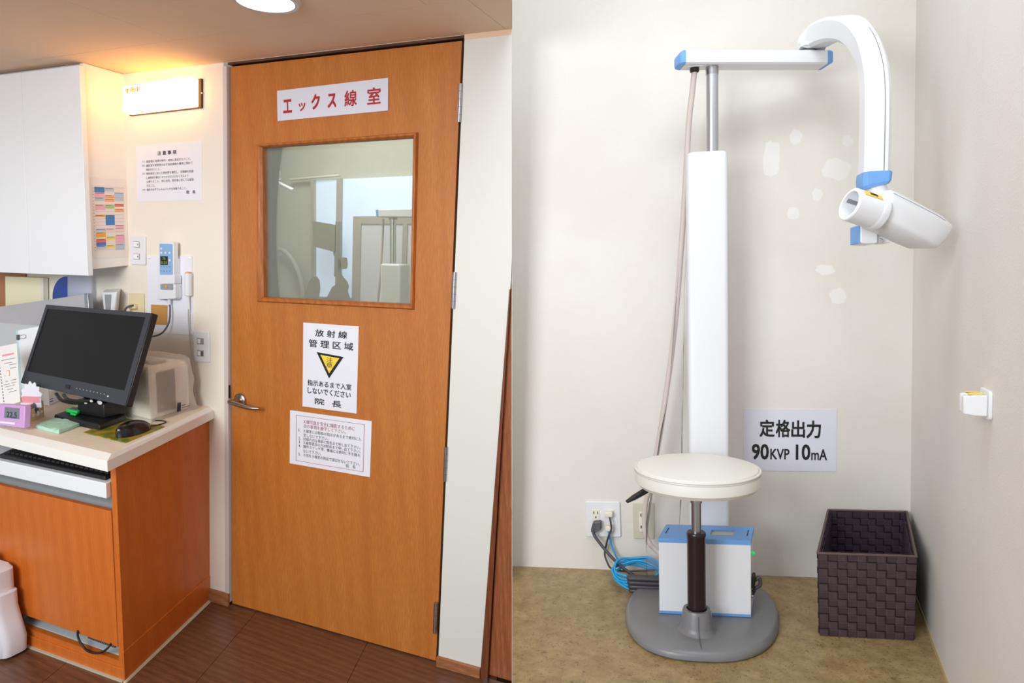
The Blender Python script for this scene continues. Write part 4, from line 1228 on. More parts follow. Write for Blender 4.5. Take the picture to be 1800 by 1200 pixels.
bo = obj('boom', MB().loft([brect(0), brect(bl)]), 'xwhite', un)
obj('boom_end_cap', MB().loft([brect(0), brect(-.006, .02), brect(-.014, .16, -.002), brect(-.018, .35, -.004)]), 'blue', un, smooth=30)
obj('boom_end_cap', MB().loft([brect(bl), brect(bl + .010, .02), brect(bl + .018, .16, .002), brect(bl + .021, .35, .004)]), 'blue', un, smooth=30)
hp = bp(.034, 0, harm)
obj('hose_plate', MB().box(lambda x, y, z: hp + uR * x + nR * y + upR * z, -.022, .022, -.014, .014, -.0025, 0), 'xwhite', bo)
obj('hose_gland', MB().lathe([(.012, 0), (.013, .004), (.013, .010), (.010, .013)], hp - upR * .002, -upR, 16), 'rubber', bo, smooth=40)
# swan-neck arm: rectangular section swept along the arc
bst = Pr.y - bd.y * .045
bH = .66                                     # the head hangs well out from the wall
path = [(1427, 88, bst), (1428, 75, bst), (1442, 61, bst + .03), (1470, 50, bst + .12), (1499, 54, bst + .24), (1521, 80, bst + .36), (1533, 115, .60), (1538, 155, .645), (1538, 220, bH), (1536, 308, bH)]
cen_ = [RW(x, y, b) for x, y, b in path]
cs = spline(cen_, 6)
loops = []
dvs = []
Dn = cen_[-1] - cen_[0]; Dn = Dn - upR * Dn.dot(upR); refv = Dn.cross(upR).normalized()
if refv.dot(uR) < 0: refv = -refv
for i, p in enumerate(cs):
    tg = (cs[min(i + 1, len(cs) - 1)] - cs[max(i - 1, 0)]).normalized()
    f = i / (len(cs) - 1)
    g = min(1.0, max(0.0, (f - .10) / .45))
    dv = refv
    sd = dv.cross(tg).normalized()
    wv = .034 - .007 * g
    dp = .036 - .0105 * g
    loops.append([p + sd * (wv * x) + dv * (dp * y) for x, y in ((-1, .72), (-1, -.72), (-.72, -1), (.72, -1), (1, -.72), (1, .72), (.72, 1), (-.72, 1))])
    dvs.append((sd, dv))
obj('swan_neck', MB().loft(loops), 'xwhite', un, smooth=35)
obj('pivot_collar', MB().lathe([(.024, -.006), (.026, .0), (.026, .004), (.02, .008)], bp(bl - .045, 0, htp), upR, 24), 'dgrey', un, smooth=40)
# seam along the neck
sl_ = []
for i in range(20, len(cs)):
    sd, dv = dvs[i]
    if sd.dot(nR) < 0 and i > 24: sd = -sd
    sl_.append(cs[i] + sd * .0268 + dv * .0110)
obj('neck_seam', MB().tube(sl_, .0009, 5), 'dgrey', un)
# blue foot of the neck
e_ = cs[-1]; tg = (cs[-1] - cs[-3]).normalized()
mbk = MB()
q_ = []
for k, (g, d) in enumerate(((1.0, -.004), (1.04, .004), (1.0, .020), (.86, .026))):
    q_.append([e_ + tg * (d + (.010 * (-x) * .5 if k else 0)) + uR * (.0275 * g * x) + nR * (.029 * g * y) for x, y in ((-1, .72), (-1, -.72), (-.72, -1), (.72, -1), (1, -.72), (1, .72), (.72, 1), (-.72, 1))])
obj('neck_cap', mbk.loft(q_), 'blue', un, smooth=30)
nk0 = e_ + tg * .012
hd_c = RW(1548, 362, bH + .005)
obj('head_stem', MB().tube([nk0, nk0.lerp(hd_c, .45), hd_c], .0205, 20), 'xwhite', un, smooth=50)
# yoke bracket under the head
yk = lambda s, v, d: quadmap(RW(1502, 397, bH - .045), RW(1560, 397, bH - .045), RW(1560, 430, bH - .045), RW(1502, 430, bH - .045), nR)(s, v, d)
yb = obj('yoke', rslab(MB(), yk, .04, .55, 0, 1, -.03, .03, .1, .12), 'xwhite', un, bevel=0.002)
obj('yoke_cover', rslab(MB(), yk, 0, .06, .02, .98, -.028, .028, .02, .1), 'blue', yb)
obj('yoke_hinge', slab(MB(), yk, .5, .98, .55, .95, -.02, .02), 'xwhite', yb, bevel=0.003)
obj('yoke_arm', MB().loft([[yk(.45, .1, -.02), yk(.85, -.2, -.02), yk(1.0, .9, -.02), yk(.5, .95, -.02)], [yk(.45, .1, .012), yk(.85, -.2, .012), yk(1.0, .9, .012), yk(.5, .95, .012)]]), mat('yoke_grey', (204, 200, 198), 0.5), yb)
obj('yoke_screw', MB().lathe([(.005, 0), (.005, .002), (0, .0035)], yk(.62, .82, .031), nR, 12), 'chrome', yb, smooth=50)
# tube head
bf = bH + .055
hullp = [(500, 350, .005), (715, 285, -.012), (830, 290, .008), (838, 325, .050), (802, 440, .056), (690, 632, .050), (560, 722, .030), (430, 752, .0), (440, 560, .010),
         (1470, 652, .034), (1585, 742, .018), (1600, 765, .010), (1540, 900, .012), (1400, 1045, .0), (1290, 940, .034), (1060, 1047, -.035), (530, 832, -.030), (1455, 632, -.005),
         (560, 400, -.065), (520, 690, -.065), (1330, 660, -.065), (1440, 790, -.060), (1300, 930, -.065), (1060, 960, -.065)]
bmh = bmesh.new()
for x, y, d in hullp:
    bmh.verts.new(RW(1450 + x / 7.06, 290 + y / 7.06, bH + d))
bmesh.ops.convex_hull(bmh, input=bmh.verts)
for v in [v for v in bmh.verts if not v.link_faces]: bmh.verts.remove(v)
bmesh.ops.dissolve_limit(bmh, angle_limit=math.radians(9), verts=bmh.verts, edges=bmh.edges)
bmh.verts.index_update()
mh = MB().add([v.co.copy() for v in bmh.verts], [tuple(v.index for v in f.verts) for f in bmh.faces])
bmh.free()
hl = obj('tube_head', mh, 'xwhite', un, smooth=35, bevel=0.007, seg=3)
sm = [RW(1450 + x / 7.06, 290 + y / 7.06, bH + d) for x, y, d in ((850, 347, .0515), (1150, 498, .0445), (1400, 628, .0385), (1500, 690, .0335))]
obj('head_seam', MB().tube(sm, .0007, 5, 4), 'grey', hl)
# cone
c0_, c1_ = RW(1493, 358.5, bH + .050), RW(1536, 373, bH + .034)
ca = (c0_ - c1_).normalized()
L_ = (c0_ - c1_).length
R_ = .0345
cn = obj('cone', MB().lathe([(R_, 0), (R_, L_ - .002), (R_ - .002, L_), (R_ - .0065, L_), (R_ - .0075, L_ - .004), (R_ - .008, .006), (.002, .004)], c1_, ca, 40), 'xwhite', un, smooth=35)
obj('cone_collar', MB().lathe([(R_ + .001, -.012), (R_ + .0015, -.006), (R_ + .0015, .000), (R_ + .0003, .003)], c1_, ca, 40), 'xwhite', un, smooth=35)
e1 = upR - ca * upR.dot(ca); e1.normalize(); e2 = ca.cross(e1)
if e2.dot(nR) < 0: e2 = -e2
cyl = lambda s, v, d=0.0: c1_ + ca * (L_ * v) + (e1 * math.cos(s) + e2 * math.sin(s)) * (R_ + d)
lb = MB(); g_ = []
for i in range(9):
    s_ = .55 + .42 * i / 8
    g_.append([cyl(s_, .12, .0006), cyl(s_, .82, .0006), cyl(s_, .82, .0012), cyl(s_, .12, .0012)])
obj('warning_label', lb.loft(g_), 'label_y', cn)
mt = MB()
for i in range(5):
    s_ = .64 + .05 * i
    mt.loft([[cyl(s_, a, .0013), cyl(s_ + .02, a, .0013), cyl(s_ + .02, a + .3, .0013), cyl(s_, a + .3, .0013)] for a in (.30,)] + [[cyl(s_, .30, .0016), cyl(s_ + .02, .30, .0016), cyl(s_ + .02, .6, .0016), cyl(s_, .6, .0016)]])
obj('label_print', mt, 'ink', cn)
ib = MB()
icyl = lambda s, v: c1_ + ca * (L_ * v) - (e1 * math.cos(s) + e2 * math.sin(s)) * -(R_ - .0088)
for i in range(7):
    s_ = math.pi * 1.62 + .05 * i
    ib.loft([[icyl(s_, .45), icyl(s_ + .025, .45), icyl(s_ + .025, .88), icyl(s_, .88)], [icyl(s_, .45) + ca * .0005, icyl(s_ + .025, .45), icyl(s_ + .025, .88), icyl(s_, .88) + ca * .0005]])
obj('inner_print', ib, 'dgrey', cn)

# beige hose from the boom to the control box, in a clear film sleeve
hs = [hp - upR * .012, RW(1217, 160, cb + .0), RW(1211, 215, cb - .01), RW(1206, 300, cb - .03), RW(1200, 400, cb - .05), RW(1191, 520, cb - .06), RW(1182, 610, cb - .07), RW(1171, 690, cb - .08), RW(1157, 780, cb - .09), RW(1143, 850, cb - .10), RW(1134, 890, cb - .11), RW(1134, 930, cb - .11), RW(1142, 955, cb - .10), RW(1158, 970, cb - .06), RW(1175, 985, cb - .03)]
obj('hose', MB().tube(hs, .0082, 12, 8), 'hose', un, smooth=60)
fs = []
fpts = [(1207, 330, 1.5), (1203, 420, 5), (1196, 520, 7), (1192, 600, 9), (1188, 680, 13), (1181, 760, 20), (1172, 850, 26), (1166, 920, 28), (1160, 975, 24), (1152, 1015, 16)]
for j, (x, y, w) in enumerate(fpts):
    l = []
    for k in range(18):
        a = 2 * math.pi * k / 18
        n_ = 1 + .35 * noise.noise(V((math.cos(a) * 2, math.sin(a) * 2, j * .9)))
        l.append(RW(x + w * n_ * math.cos(a), y, cb - .06 + .5 * (w / 560) * n_ * math.sin(a) + .01))
    fs.append(l)
obj('film_sleeve', MB().loft(fs, False), 'film', un, smooth=70)

# ================================================================ stool
t = thing('round_stool', 'round white vinyl stool on a telescopic post standing on the grey foot', 'stool', RP(pa_, pb_, .084))
sl0, sl1 = RLoc(RW(1116, 826, pb_)), RLoc(RW(1336, 826, pb_))
rs_ = (sl1.x - sl0.x) / 2
hs_ = RLoc(RW(1226, 822, pb_)).z
sa = (sl0.x + sl1.x) / 2
SX = RP(sa, pb_, 0)
obj('cushion_top', MB().lathe([(rs_ * .985, hs_ - .004), (rs_ * .96, hs_ + .004), (rs_ * .8, hs_ + .010), (rs_ * .5, hs_ + .014), (rs_ * .2, hs_ + .016), (0, hs_ + .0165)], SX, upR, 64), 'leather', t, smooth=40)
obj('piping', MB().tube([SX + upR * (hs_ - .001) + (uR * math.cos(k * math.pi / 32) + nR * math.sin(k * math.pi / 32)) * (rs_ * .99) for k in range(65)], .0032, 8, cap=False), 'leather', t, smooth=60)
obj('cushion_side', MB().lathe([(rs_ * .99, hs_ - .003), (rs_ * 1.005, hs_ - .010), (rs_ * 1.0, hs_ - .034), (rs_ * .94, hs_ - .044), (rs_ * .3, hs_ - .046), (0, hs_ - .046)], SX, upR, 64), 'leather', t, smooth=35)
st = obj('stitching', MB().add([], []) if False else MB().tube([SX + upR * (hs_ - .0065) + (uR * math.cos(k * math.pi / 48) + nR * math.sin(k * math.pi / 48)) * (rs_ * 1.0025) for k in range(97)], .0009, 5, cap=False), mat('thread', (206, 202, 196), 0.8), t)
hm_ = hs_ - .046
obj('seat_plate', MB().lathe([(.026, hm_ - .008), (.040, hm_ - .004), (.040, hm_ + .001)], PX, upR, 24), 'rubber', t, smooth=40)
obj('piston', MB().lathe([(.0125, .25), (.0125, hm_ - .045), (.0150, hm_ - .044), (.0150, hm_ - .004)], PX, upR, 24), 'steel', t, smooth=40)
hsl = RLoc(RW(1226, 940, pb_)).z
obj('sleeve', MB().lathe([(.0225, .077), (.0235, .081), (.0235, hsl - .003), (.0245, hsl), (.0245, hsl + .006), (.022, hsl + .009), (.014, hsl + .009)], PX, upR, 28), 'tubeb', t, smooth=40)
lv0, lv1 = RP(sa - .115, pb_ + .03, hm_ + .002), RW(1101, 882, pb_ + .05)
dl = (lv1 - lv0).normalized(); sdl = dl.cross(upR).normalized(); nn_ = sdl.cross(dl)
obj('height_lever', MB().loft([[p + sdl * (w * x) + nn_ * (hh_ * y) for x, y in ((-1, -1), (1, -1), (1, 1), (-1, 1))] for p, w, hh_ in ((lv0 - dl * .06, .003, .003), (lv0, .006, .004), (lv0 + dl * .02, .008, .006), (lv0.lerp(lv1, .7), .009, .0045), (lv1, .006, .0025))]), 'rubber', t, bevel=0.0015)

# ================================================================ control box
t = thing('control_box', 'white box with blue lid and base on the grey foot behind the stool post', 'control box', RS(.67, .31, .03))
F0, F1 = RLoc(RW(1159, 1077, .364)), RLoc(RW(1320, 1083, .364))
T0, T1 = RLoc(RW(1159, 944, .364)), RLoc(RW(1322, 950, .364))
bm2 = lambda s, b, h: RP((F0.x + (F1.x - F0.x) * s) + SK * (b - .364), b, h)
h0, h1 = F0.z, (T0.z + T1.z) / 2
b0_, b1_ = .252, .364
obj('body', MB().box(bm2, 0, 1, b0_, b1_ - .001, h0 + .006, h1 - .012), 'xwhite', t, bevel=0.001)
obj('base_trim', MB().box(bm2, -.002, 1.002, b0_ - .001, b1_, h0, h0 + .006), 'blue', t)
lid = MB()
hl0, hl1 = h1 - .013, h1
wnd = (.545, .80, b0_ + .034, b0_ + .075)
lid.box(bm2, -.002, 1.002, b0_ - .001, wnd[2], hl0, hl1).box(bm2, -.002, 1.002, wnd[3], b1_ + .001, hl0, hl1).box(bm2, -.002, wnd[0], wnd[2], wnd[3], hl0, hl1).box(bm2, wnd[1], 1.002, wnd[2], wnd[3], hl0, hl1)
l_ = obj('lid', lid, 'blue', t)
obj('lid_recess', MB().box(bm2, wnd[0], wnd[1], wnd[2], wnd[3], hl0, hl1 - .005), mat('tan_recess', (206, 196, 170), 0.5), l_)
for s_ in (.045, .945):
    obj('vent_slot', MB().box(bm2, s_, s_ + .012, b0_ + .03, b1_ - .035, hl1 - .001, hl1 + .0004), 'rubber', l_)
pl_ = bm2(1.0, b1_ - .02, RLoc(RW(1322, 971, .34)).z)
lamp_ = obj('pilot_lamp', MB().lathe([(.005, 0), (.005, .007), (.0035, .009), (0, .0095)], pl_, uR, 14), mat('green_lens', (30, 190, 110), 0.2, emit=.5), t, smooth=50)
obj('side_connector', MB().box(bm2, 1.0, 1.035, b1_ - .06, b1_ - .02, h0 + .07, h0 + .10), 'rubber', t, bevel=0.002)
cc_ = bm2(1.03, b1_ - .04, h0 + .085)
obj('side_cable', MB().tube([cc_, cc_ + uR * .012 + upR * .008, cc_ + uR * .014 - upR * .012, cc_ + uR * .0 - upR * .025, cc_ - nR * .06 - upR * .08], .005, 8, 6), 'cabled', t, smooth=60)
obj('side_screw', MB().lathe([(.004, 0), (.004, .004)], bm2(1.0, b1_ - .03, h0 + .045), uR, 10), 'steel', t)

# ================================================================ wall outlets and cables
q = rq(c4([(165, 115), (512, 120), (524, 472), (180, 468)], 1000, 860, 5.715), 0.0)
t = thing('wall_outlet', 'white two-gang wall outlet with plugs and a network cable', 'outlet', q(.5, 1))
obj('plate', rslab(MB(), q, 0, 1, 0, 1, 0, .007, .05, .05), 'plastic', t, bevel=0.002)
so = obj('socket', slab(MB(), q, .18, .40, .22, .82, .007, .009), 'plasticw', t, bevel=0.001)
for a, b, w, h in ((.225, .27, .022, .075), (.335, .27, .022, .075), (.275, .41, .035, .045)):
    obj('socket_hole', slab(MB(), q, a, a + w, b, b + h, .009, .0094), 'black', so)
for v in (.22, .62):
    j = obj('jack', slab(MB(), q, .62, .82, v, v + .2, .007, .009), 'plasticw', t)
    obj('jack_plug', slab(MB(), q, .56, .78, v + .02, v + .16, .009, .03), 'plasticw', j, bevel=0.003)
q2 = rq(c4([(640, 130), (855, 132), (858, 490), (650, 490)], 1000, 860, 5.715), 0.0)
t = thing('wall_outlet', 'olive-beige wall outlet half hidden by the hose', 'outlet', q2(.5, 1))
obj('plate', rslab(MB(), q2, 0, 1, 0, 1, 0, .006, .07, .05), mat('olive_beige', (206, 200, 178), 0.5), t, bevel=0.002)
s2 = obj('socket', slab(MB(), q2, .28, .70, .24, .80, .006, .008), 'plasticw', t, bevel=0.001)
for a, b in ((.35, .29), (.50, .29), (.35, .62), (.50, .62)):
    obj('socket_hole', slab(MB(), q2, a, a + .05, b, b + .08, .008, .0084), 'black', s2)
# plug and power cable
pc = lambda x, y, b: RW(1000 + x / 5.715, 860 + y / 5.715, b)
t = thing('power_cable', 'dark grey power cable with moulded plug running to the floor coil', 'cable', pc(880, 940, .1))
p1, p2 = pc(300, 345, .018), pc(245, 415, .03)
obj('plug', MB().loft([[p1 + uR * x + upR * y for x, y in ((-.016, .012), (.010, .014), (.012, -.012), (-.012, -.016))], [p1 + nR * .016 + uR * x + upR * y for x, y in ((-.02, .010), (.006, .010), (.006, -.016), (-.014, -.02))], [p2 + uR * x + upR * y for x, y in ((-.009, .006), (.008, .004), (.006, -.008), (-.009, -.006))]]), 'dgrey', t, bevel=0.003)
obj('cable', MB().tube([p2, pc(262, 470, .035), pc(340, 575, .05), pc(440, 690, .07), pc(560, 800, .10), pc(680, 880, .13), pc(800, 925, .15), pc(930, 940, .16)], .0052, 10, 8), 'cabled', t, smooth=60)
obj('phone_cable', MB().tube([pc(405, 262, .02), pc(420, 330, .03), pc(425, 400, .03), pc(395, 480, .03), pc(372, 570, .02), pc(360, 650, .02), pc(385, 730, .03), pc(430, 795, .05), pc(560, 820, .10), pc(700, 815, .12), pc(860, 810, .13)], .0032, 8, 8), 'cabled', smooth=60,
    label='thin grey cord hanging from the upper jack of the white outlet', cat='cable')
mb = MB().tube([pc(400, 395, .018), pc(402, 440, .025), pc(430, 560, .02), pc(470, 660, .03), pc(510, 730, .05)], .0035, 8, 8)
t = thing('network_cable', 'bright blue network cable coiled on the floor beside the control box', 'cable', pc(600, 900, .1))
obj('lead', mb, 'cableb', t, smooth=60)
for k in range(5):
    h = .055 - .007 * k; ra, rb = .062 + .003 * (k % 3), .050 + .004 * ((k + 1) % 3)
    cc2 = RLoc(pc(690 + 12 * (k % 2), 800 + 16 * k - 24, .10))
    lp = [RP(cc2.x + ra * 1.15 * math.cos(a * math.pi / 20), .115 + rb * math.sin(a * math.pi / 20), h + .004 * math.sin(a * .6 + k) + .014 * -math.sin(a * math.pi / 20)) for a in range(41)]
    obj('coil', MB().tube(lp, .0038, 8, cap=False), 'cableb', t, smooth=60)
obj('cable_tie', MB().lathe([(.007, -.002), (.007, .002)], pc(512, 722, .058), (1, 0, .6), 12), 'plastic', t)
t = thing('cable_bundle', 'flat bundle of dark grey cable tucked behind the grey foot', 'cable', pc(760, 1030, .17))
for k in range(4):
    h = .052 - .0125 * k
    cen2 = RLoc(pc(830, 985, .19)).x
    l = []
    for a in range(41):
        an = a * math.pi / 20
        l.append(RP(cen2 + .082 * max(-.82, min(1, math.cos(an) * 1.15)) + .002 * k, .185 + .014 * math.sin(an), max(.008, h + .003 * math.sin(an))))
    obj('loop', MB().tube(l, .0068, 8, cap=False), 'cabled', t, smooth=60)

# ================================================================ woven basket
HBK = .222
bf_, bk_ = .395, .018


def bs(s, f, h):                             # s across 0..1, f 0 back .. 1 front, h height
    k = 1 - (1 - h / HBK) * .035
    f2, s2 = .5 + (f - .5) * k, .5 + (s - .5) * k
    b = bk_ + (bf_ - bk_) * f2
    al_, ar_ = 1.0 + (.866 - 1.0) * f2, 1.226 + (1.102 - 1.226) * f2
    return RP(al_ + (ar_ - al_) * s2, b, h)


t = thing('woven_basket', 'dark brown woven strap basket in the corner by the side wall', 'basket', bs(.5, .5, 0))
NV, NH = 10, 11
core = MB()
cw = .006
for (s0_, s1_, f0_, f1_) in ((.012, .988, .984, .990), (.012, .988, .010, .016), (.012, .020, .016, .984), (.980, .988, .016, .984)):
    core.loft([[bs(s0_, f0_, h), bs(s1_, f0_, h), bs(s1_, f1_, h), bs(s0_, f1_, h)] for h in (.004, HBK - .002)])
core.loft([[bs(.015, .015, h), bs(.985, .015, h), bs(.985, .985, h), bs(.015, .985, h)] for h in (.003, .007)])
obj('lining', core, 'strapd', t)
# four faces, each with interlaced vertical and horizontal straps, seen from outside and inside
faces = {'front': (lambda u, h, d: bs(u, .990, h) + nR * d, NV), 'back': (lambda u, h, d: bs(u, .010, h) - nR * d, NV),
         'left': (lambda u, h, d: bs(.012, u, h) - uR * d, 12), 'right': (lambda u, h, d: bs(.988, u, h) + uR * d, 12)}
for fn, (fm, nv) in faces.items():
    for side_ in (1, -1):
        off = 0.0006 if side_ > 0 else -.0070 if fn in ('front', 'back') else -.0034
        mt_ = 'strap' if side_ > 0 else 'strapd'
        if side_ > 0 and fn in ('back', 'left'):
            continue
        for i in range(nv):
            lps = []
            u0, u1 = (i + .05) / nv, (i + .95) / nv
            for j, e in [(j, e) for j in range(NH) for e in (.14, .86)]:
                h = HBK * (j + (e if 0 < j < NH - 1 else (0 if e < .5 and j == 0 else 1 if e > .5 and j else e))) / NH
                over = (1 if (i + j) % 2 else -1)
                dd = side_ * (.0022 + .0020 * over) + off
                lps.append([fm(u0, h, dd - side_ * .001), fm(u1, h, dd - side_ * .001), fm(u1, h, dd), fm(u0, h, dd)])
            obj('upright_strap', MB().loft(lps), mt_, t)
        for j in range(NH):
            lps = []
            ha_, hb2 = HBK * (j + .05) / NH, HBK * (j + .95) / NH
            for i, e in [(i, e) for i in range(nv) for e in (.14, .86)]:
                u = (i + (e if 0 < i < nv - 1 else (0 if e < .5 and i == 0 else 1 if e > .5 and i else e))) / nv
                over = (-1 if (i + j) % 2 else 1)
                dd = side_ * (.0022 + .0020 * over) + off
                lps.append([fm(u, ha_, dd - side_ * .001), fm(u, hb2, dd - side_ * .001), fm(u, hb2, dd), fm(u, ha_, dd)])
            obj('cross_strap', MB().loft(lps), mt_ if side_ < 0 else 'strap_lit', t)
rim = [bs(.0, .0, HBK), bs(1, 0, HBK), bs(1, 1, HBK), bs(0, 1, HBK)]
rm = MB()
for i in range(4):
    a, b = rim[i], rim[(i + 1) % 4]
    rm.tube([a, b], .0035, 8)
obj('rim', rm, mat('rim_brown', (92, 74, 70), 0.6), t, smooth=60)
obj('base_edge', MB().loft([[bs(.03, .03, h), bs(.97, .03, h), bs(.97, .975, h), bs(.03, .975, h)] for h in (0.0005, .006)]), 'rubber', t)

# ================================================================ hook on the side wall
nS = (RS(AC, 0, 0) - RS(AC, 1, 0)).cross(upR).normalized()
if nS.dot(uR) > 0: nS = -nS
wS = (RS(AC, 1, 0) - RS(AC, 0, 0)).normalized()
hk = hit(1737, 709, RS(AC, 0, 0), nS)
t = thing('wall_hook', 'white two-prong holder with yellow label on the side wall', 'hook', hk)
hm2 = lambda x, y, z: hk + wS * x + upR * y + nS * z
obj('mounting_plate', rslab(MB(), hm2, -.034, .034, -.026, .026, 0, .006, .008, .008), 'plastic', t, bevel=0.0015)
for x0, x1, ln in ((-.028, -.008, .040), (.002, .026, .042)):
    pgo = obj('prong', MB().loft([[hm2(x, y, d) for x, y in ((x0 + k, -.020 + k), (x1 - k, -.020 + k), (x1 - k, .018 - k), (x0 + k, .018 - k))] for d, k in ((.006, 0), (ln * .6, .0005), (ln, .003))]), 'plastic', t, bevel=0.002)
    obj('yellow_label', MB().loft([[hm2(x0 + .003, .0182 - e, .010), hm2(x1 - .003, .0182 - e, .010), hm2(x1 - .003, .0178 - e, ln * .8), hm2(x0 + .003, .0178 - e, ln * .8)] for e in (0, -.0006)]), 'label_y', pgo)

# ================================================================ what the door's window shows: mostly a reflection, built as a small room behind it
mb = MB().box(ID, -1.2, 1.2, 1.40, 1.45, 0.0, CH + .3)
obj('wall_rear', MB().loft([[V((-1.3, 1.40, z)), V((seamX(1.40, z) - .01, 1.40, z)), V((seamX(1.45, z) - .01, 1.45, z)), V((-1.3, 1.45, z))] for z in (0.0, 2.4)]), mat('grey_beige_wall', (196, 194, 180), 0.7), kind='structure', label='grey-beige wall shown in the door window')
obj('wall_inner', MB().loft([[V((-1.3, .12, z)), V((-1.25, .12, z)), V((-1.25, 1.40, z)), V((-1.3, 1.40, z))] for z in (0.0, 2.4)]), mat('grey_beige_side_wall', (196, 194, 180), 0.7), kind='structure', label='side wall shown at the left in the door window')  # same even colour as the rear wall
obj('ceiling', MB().loft([[V((-1.3, .115, z)), V((seamX(.115, z) - .01, .115, z)), V((seamX(1.45, z) - .01, 1.45, z)), V((-1.3, 1.45, z))] for z in (2.4, 2.44)]), 'wallR', kind='structure', label='ceiling of the small room behind the door')
YW = 1.385
g8 = lambda pts: c4(pts, 450, 230, 3.75)
wn = thing('reflected_window', 'bright frosted window reflected in the glass of the orange door', 'window', W(640, 530, YW))
wn['kind'] = 'structure'; del wn['category']
q = wq(g8([(388, 328), (545, 318), (532, 1095), (392, 1090)]), YW)
obj('window_glass', slab(MB(), q, 0, 1, 0, 1, 0, .006), 'daylight', wn)
q = wq(g8([(572, 318), (1060, 296), (1040, 1140), (566, 1095)]), YW)
obj('window_glass', slab(MB(), q, 0, 1, 0, 1, 0, .006), 'daylight', wn)
for pts in ([(545, 318), (574, 316), (566, 1095), (534, 1095)], [(374, 328), (396, 328), (398, 1095), (378, 1095)]):
    obj('window_mullion', slab(MB(), wq(g8(pts), YW - .006), 0, 1, 0, 1, 0, .02), 'taupe', wn)
obj('window_rail', slab(MB(), wq(g8([(235, 315), (560, 288), (560, 302), (235, 330)]), YW - .006), 0, 1, 0, 1, 0, .025), 'plasticw', wn, bevel=0.004)
# taupe cupboard panel with paler inset
YP = 1.25
q = wq(g8([(640, 563), (1060, 563), (1040, 1180), (628, 1150)]), YP)
qz = q(0, 0).z
q_a, q_b = q(0, 0), q(1, 0)
q = quadmap(q_a, V((q_b.x, YP, qz)), V((q_b.x - .05, YP, 0.0)), V((q_a.x - .05, YP, 0.0)), NW)
t = thing('panelled_screen', 'taupe framed screen behind the door window', 'screen', q(.5, 1))
for a in ((0, .13, 0, 1), (.13, 1, 0, .025), (.79, .86, .025, 1)):
    obj('screen_frame', slab(MB(), q, *a, -.02, 0), 'taupe', t)
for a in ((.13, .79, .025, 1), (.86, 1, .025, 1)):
    obj('screen_panel', slab(MB(), q, *a, -.014, -.006), mat('frosted_glow_panel', (206, 204, 214), 0.4, emit=.22), t)  # slight glow added to the panels, which are no lamps
# second column and mast inside the room
YC2 = 1.05
t = thing('inner_column', 'silver mast on a white column seen through the door window', 'x-ray column', W(688, 540, YC2))
ca_, cb2 = W(668, 463, YC2), W(703, 463, YC2)
obj('column', MB().box(ID, ca_.x, cb2.x, YC2, YC2 + .10, .62, ca_.z), 'xwhite', t, bevel=0.01)
ma, mb_ = W(691, 382, YC2 + .04), W(691, 470, YC2 + .04)
obj('mast', MB().tube([V((mb_.x, mb_.y, ca_.z - .01)), V((mb_.x, ma.y, ma.z))], .016, 18), 'alu', t, smooth=50)
obj('mast_collar', MB().tube([V((mb_.x, ma.y, ma.z - .012)), V((mb_.x, ma.y, ma.z))], .022, 18), 'steel', t, smooth=50)
obj('boom', slab(MB(), wq(g8([(800, 518), (1070, 512), (1070, 570), (800, 568)]), YC2), 0, 1, 0, 1, -.05, .01), 'xwhite', t, bevel=0.004)
obj('boom_end_cap', slab(MB(), wq(g8([(796, 522), (812, 518), (812, 568), (800, 566)]), YC2 - .001), 0, 1, 0, 1, -.05, .01), 'blue', t)
obj('hose', MB().tube([W(674, 385, YC2 + .03), W(672, 430, YC2 + .03), W(669, 480, YC2 + .03), W(664, 532, YC2 + .03)], .006, 8, 6), 'hose', t, smooth=60)
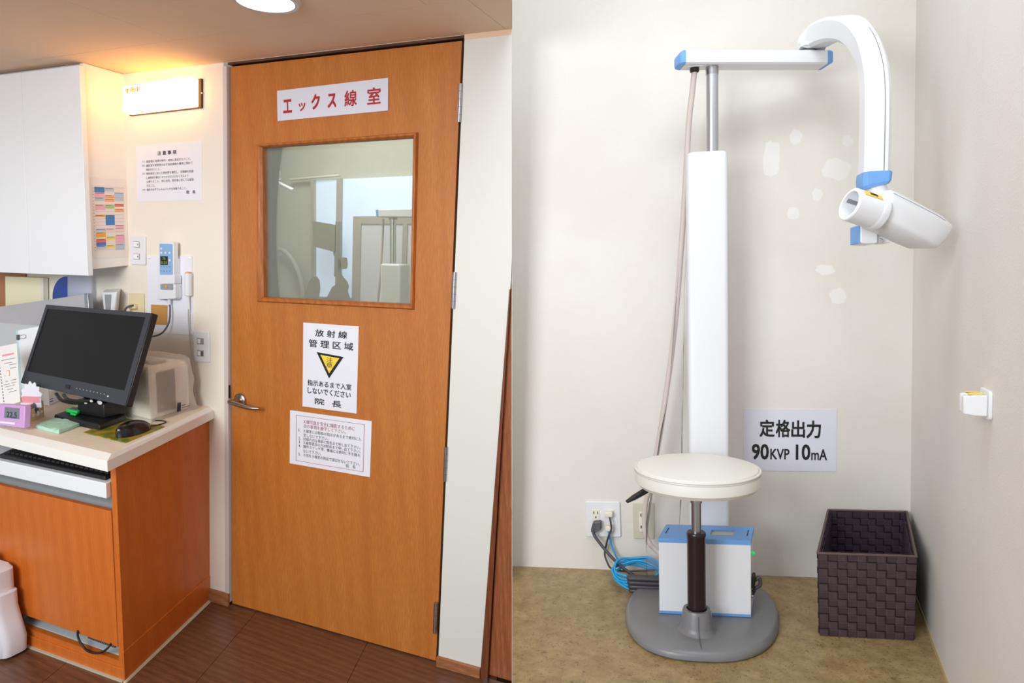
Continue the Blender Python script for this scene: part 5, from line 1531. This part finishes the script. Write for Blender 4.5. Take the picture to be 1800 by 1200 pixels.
# reflected treatment arm, built behind the glass, with a tilted tray and joints
YA = 1.30
t = thing('treatment_arm', 'dark reflected silhouette of a jointed arm with a tilted tray in the door window', 'arm', W(598, 528, YA))
obj('tray', slab(MB(), wq(g8([(392, 596), (548, 622), (545, 800), (400, 762)]), YA), 0, 1, 0, 1, 0, .03), 'silh', t)
obj('upper_arm', slab(MB(), wq(g8([(545, 600), (566, 600), (560, 960), (536, 960)]), YA), 0, 1, 0, 1, 0, .03), 'silh', t)
pj = g8([(555, 850), (575, 832), (600, 836), (606, 880), (600, 908), (568, 912)])
obj('joint', MB().loft([[W(x, y, YA) for x, y in pj], [W(x, y, YA - .05) for x, y in pj]]), 'silh', t)
pj = g8([(535, 930), (560, 935), (580, 968), (600, 990), (612, 1020), (606, 1060), (625, 1110), (440, 1110), (470, 1090), (500, 1030), (530, 1010)])
obj('seat_back', MB().loft([[W(x, y, YA) for x, y in pj], [W(x, y, YA - .08) for x, y in pj]]), 'silh', t)
pj = g8([(310, 1105), (345, 1000), (370, 965), (400, 958), (420, 985), (424, 1040), (416, 1105)])
obj('headrest', MB().loft([[W(x, y, YA) for x, y in pj], [W(x, y, YA - .08) for x, y in pj]]), 'silh', t)
obj('hanging_lead', MB().tube([W(587, 441, YA), W(588, 449, YA), W(594, 455, YA), W(597, 462, YA)], .004, 6, 4), 'silh', t)
obj('curved_pipe', MB().tube([W(*p, 1.36) for p in g8([(130, 785), (170, 785), (215, 820), (255, 880), (285, 950), (305, 1030), (310, 1110)])], .016, 10, 6), mat('pale_pipe', (176, 174, 162), 0.6), label='pale curved pipe at the left of the door window', cat='pipe', smooth=60)
q = wq(g8([(58, 235), (118, 255), (120, 322), (58, 315)]), .9)
t = thing('lamp_head', 'white lamp head at the left edge of the door window', 'lamp', q(.5, 1))
obj('shade', slab(MB(), q, -.3, 1, 0, .62, -.05, 0), 'plastic', t, bevel=0.006)
obj('lower_rim', slab(MB(), q, -.3, 1, .72, 1, -.05, 0), 'plastic', t, bevel=0.004)
obj('grey_band', slab(MB(), q, -.3, .98, .62, .72, -.045, -.005), 'dgrey', t)
obj('ceiling_rod', MB().tube([q(.1, .3, -.03), V((q(.1, .3).x, q(.1, .3).y, 2.4))], .012, 10), 'plastic', t, smooth=60)
obj('lamp_arm', MB().tube([W(*p, .9) for p in g8([(100, 322), (175, 358), (245, 392)])], .010, 10), 'plastic', t, smooth=60)
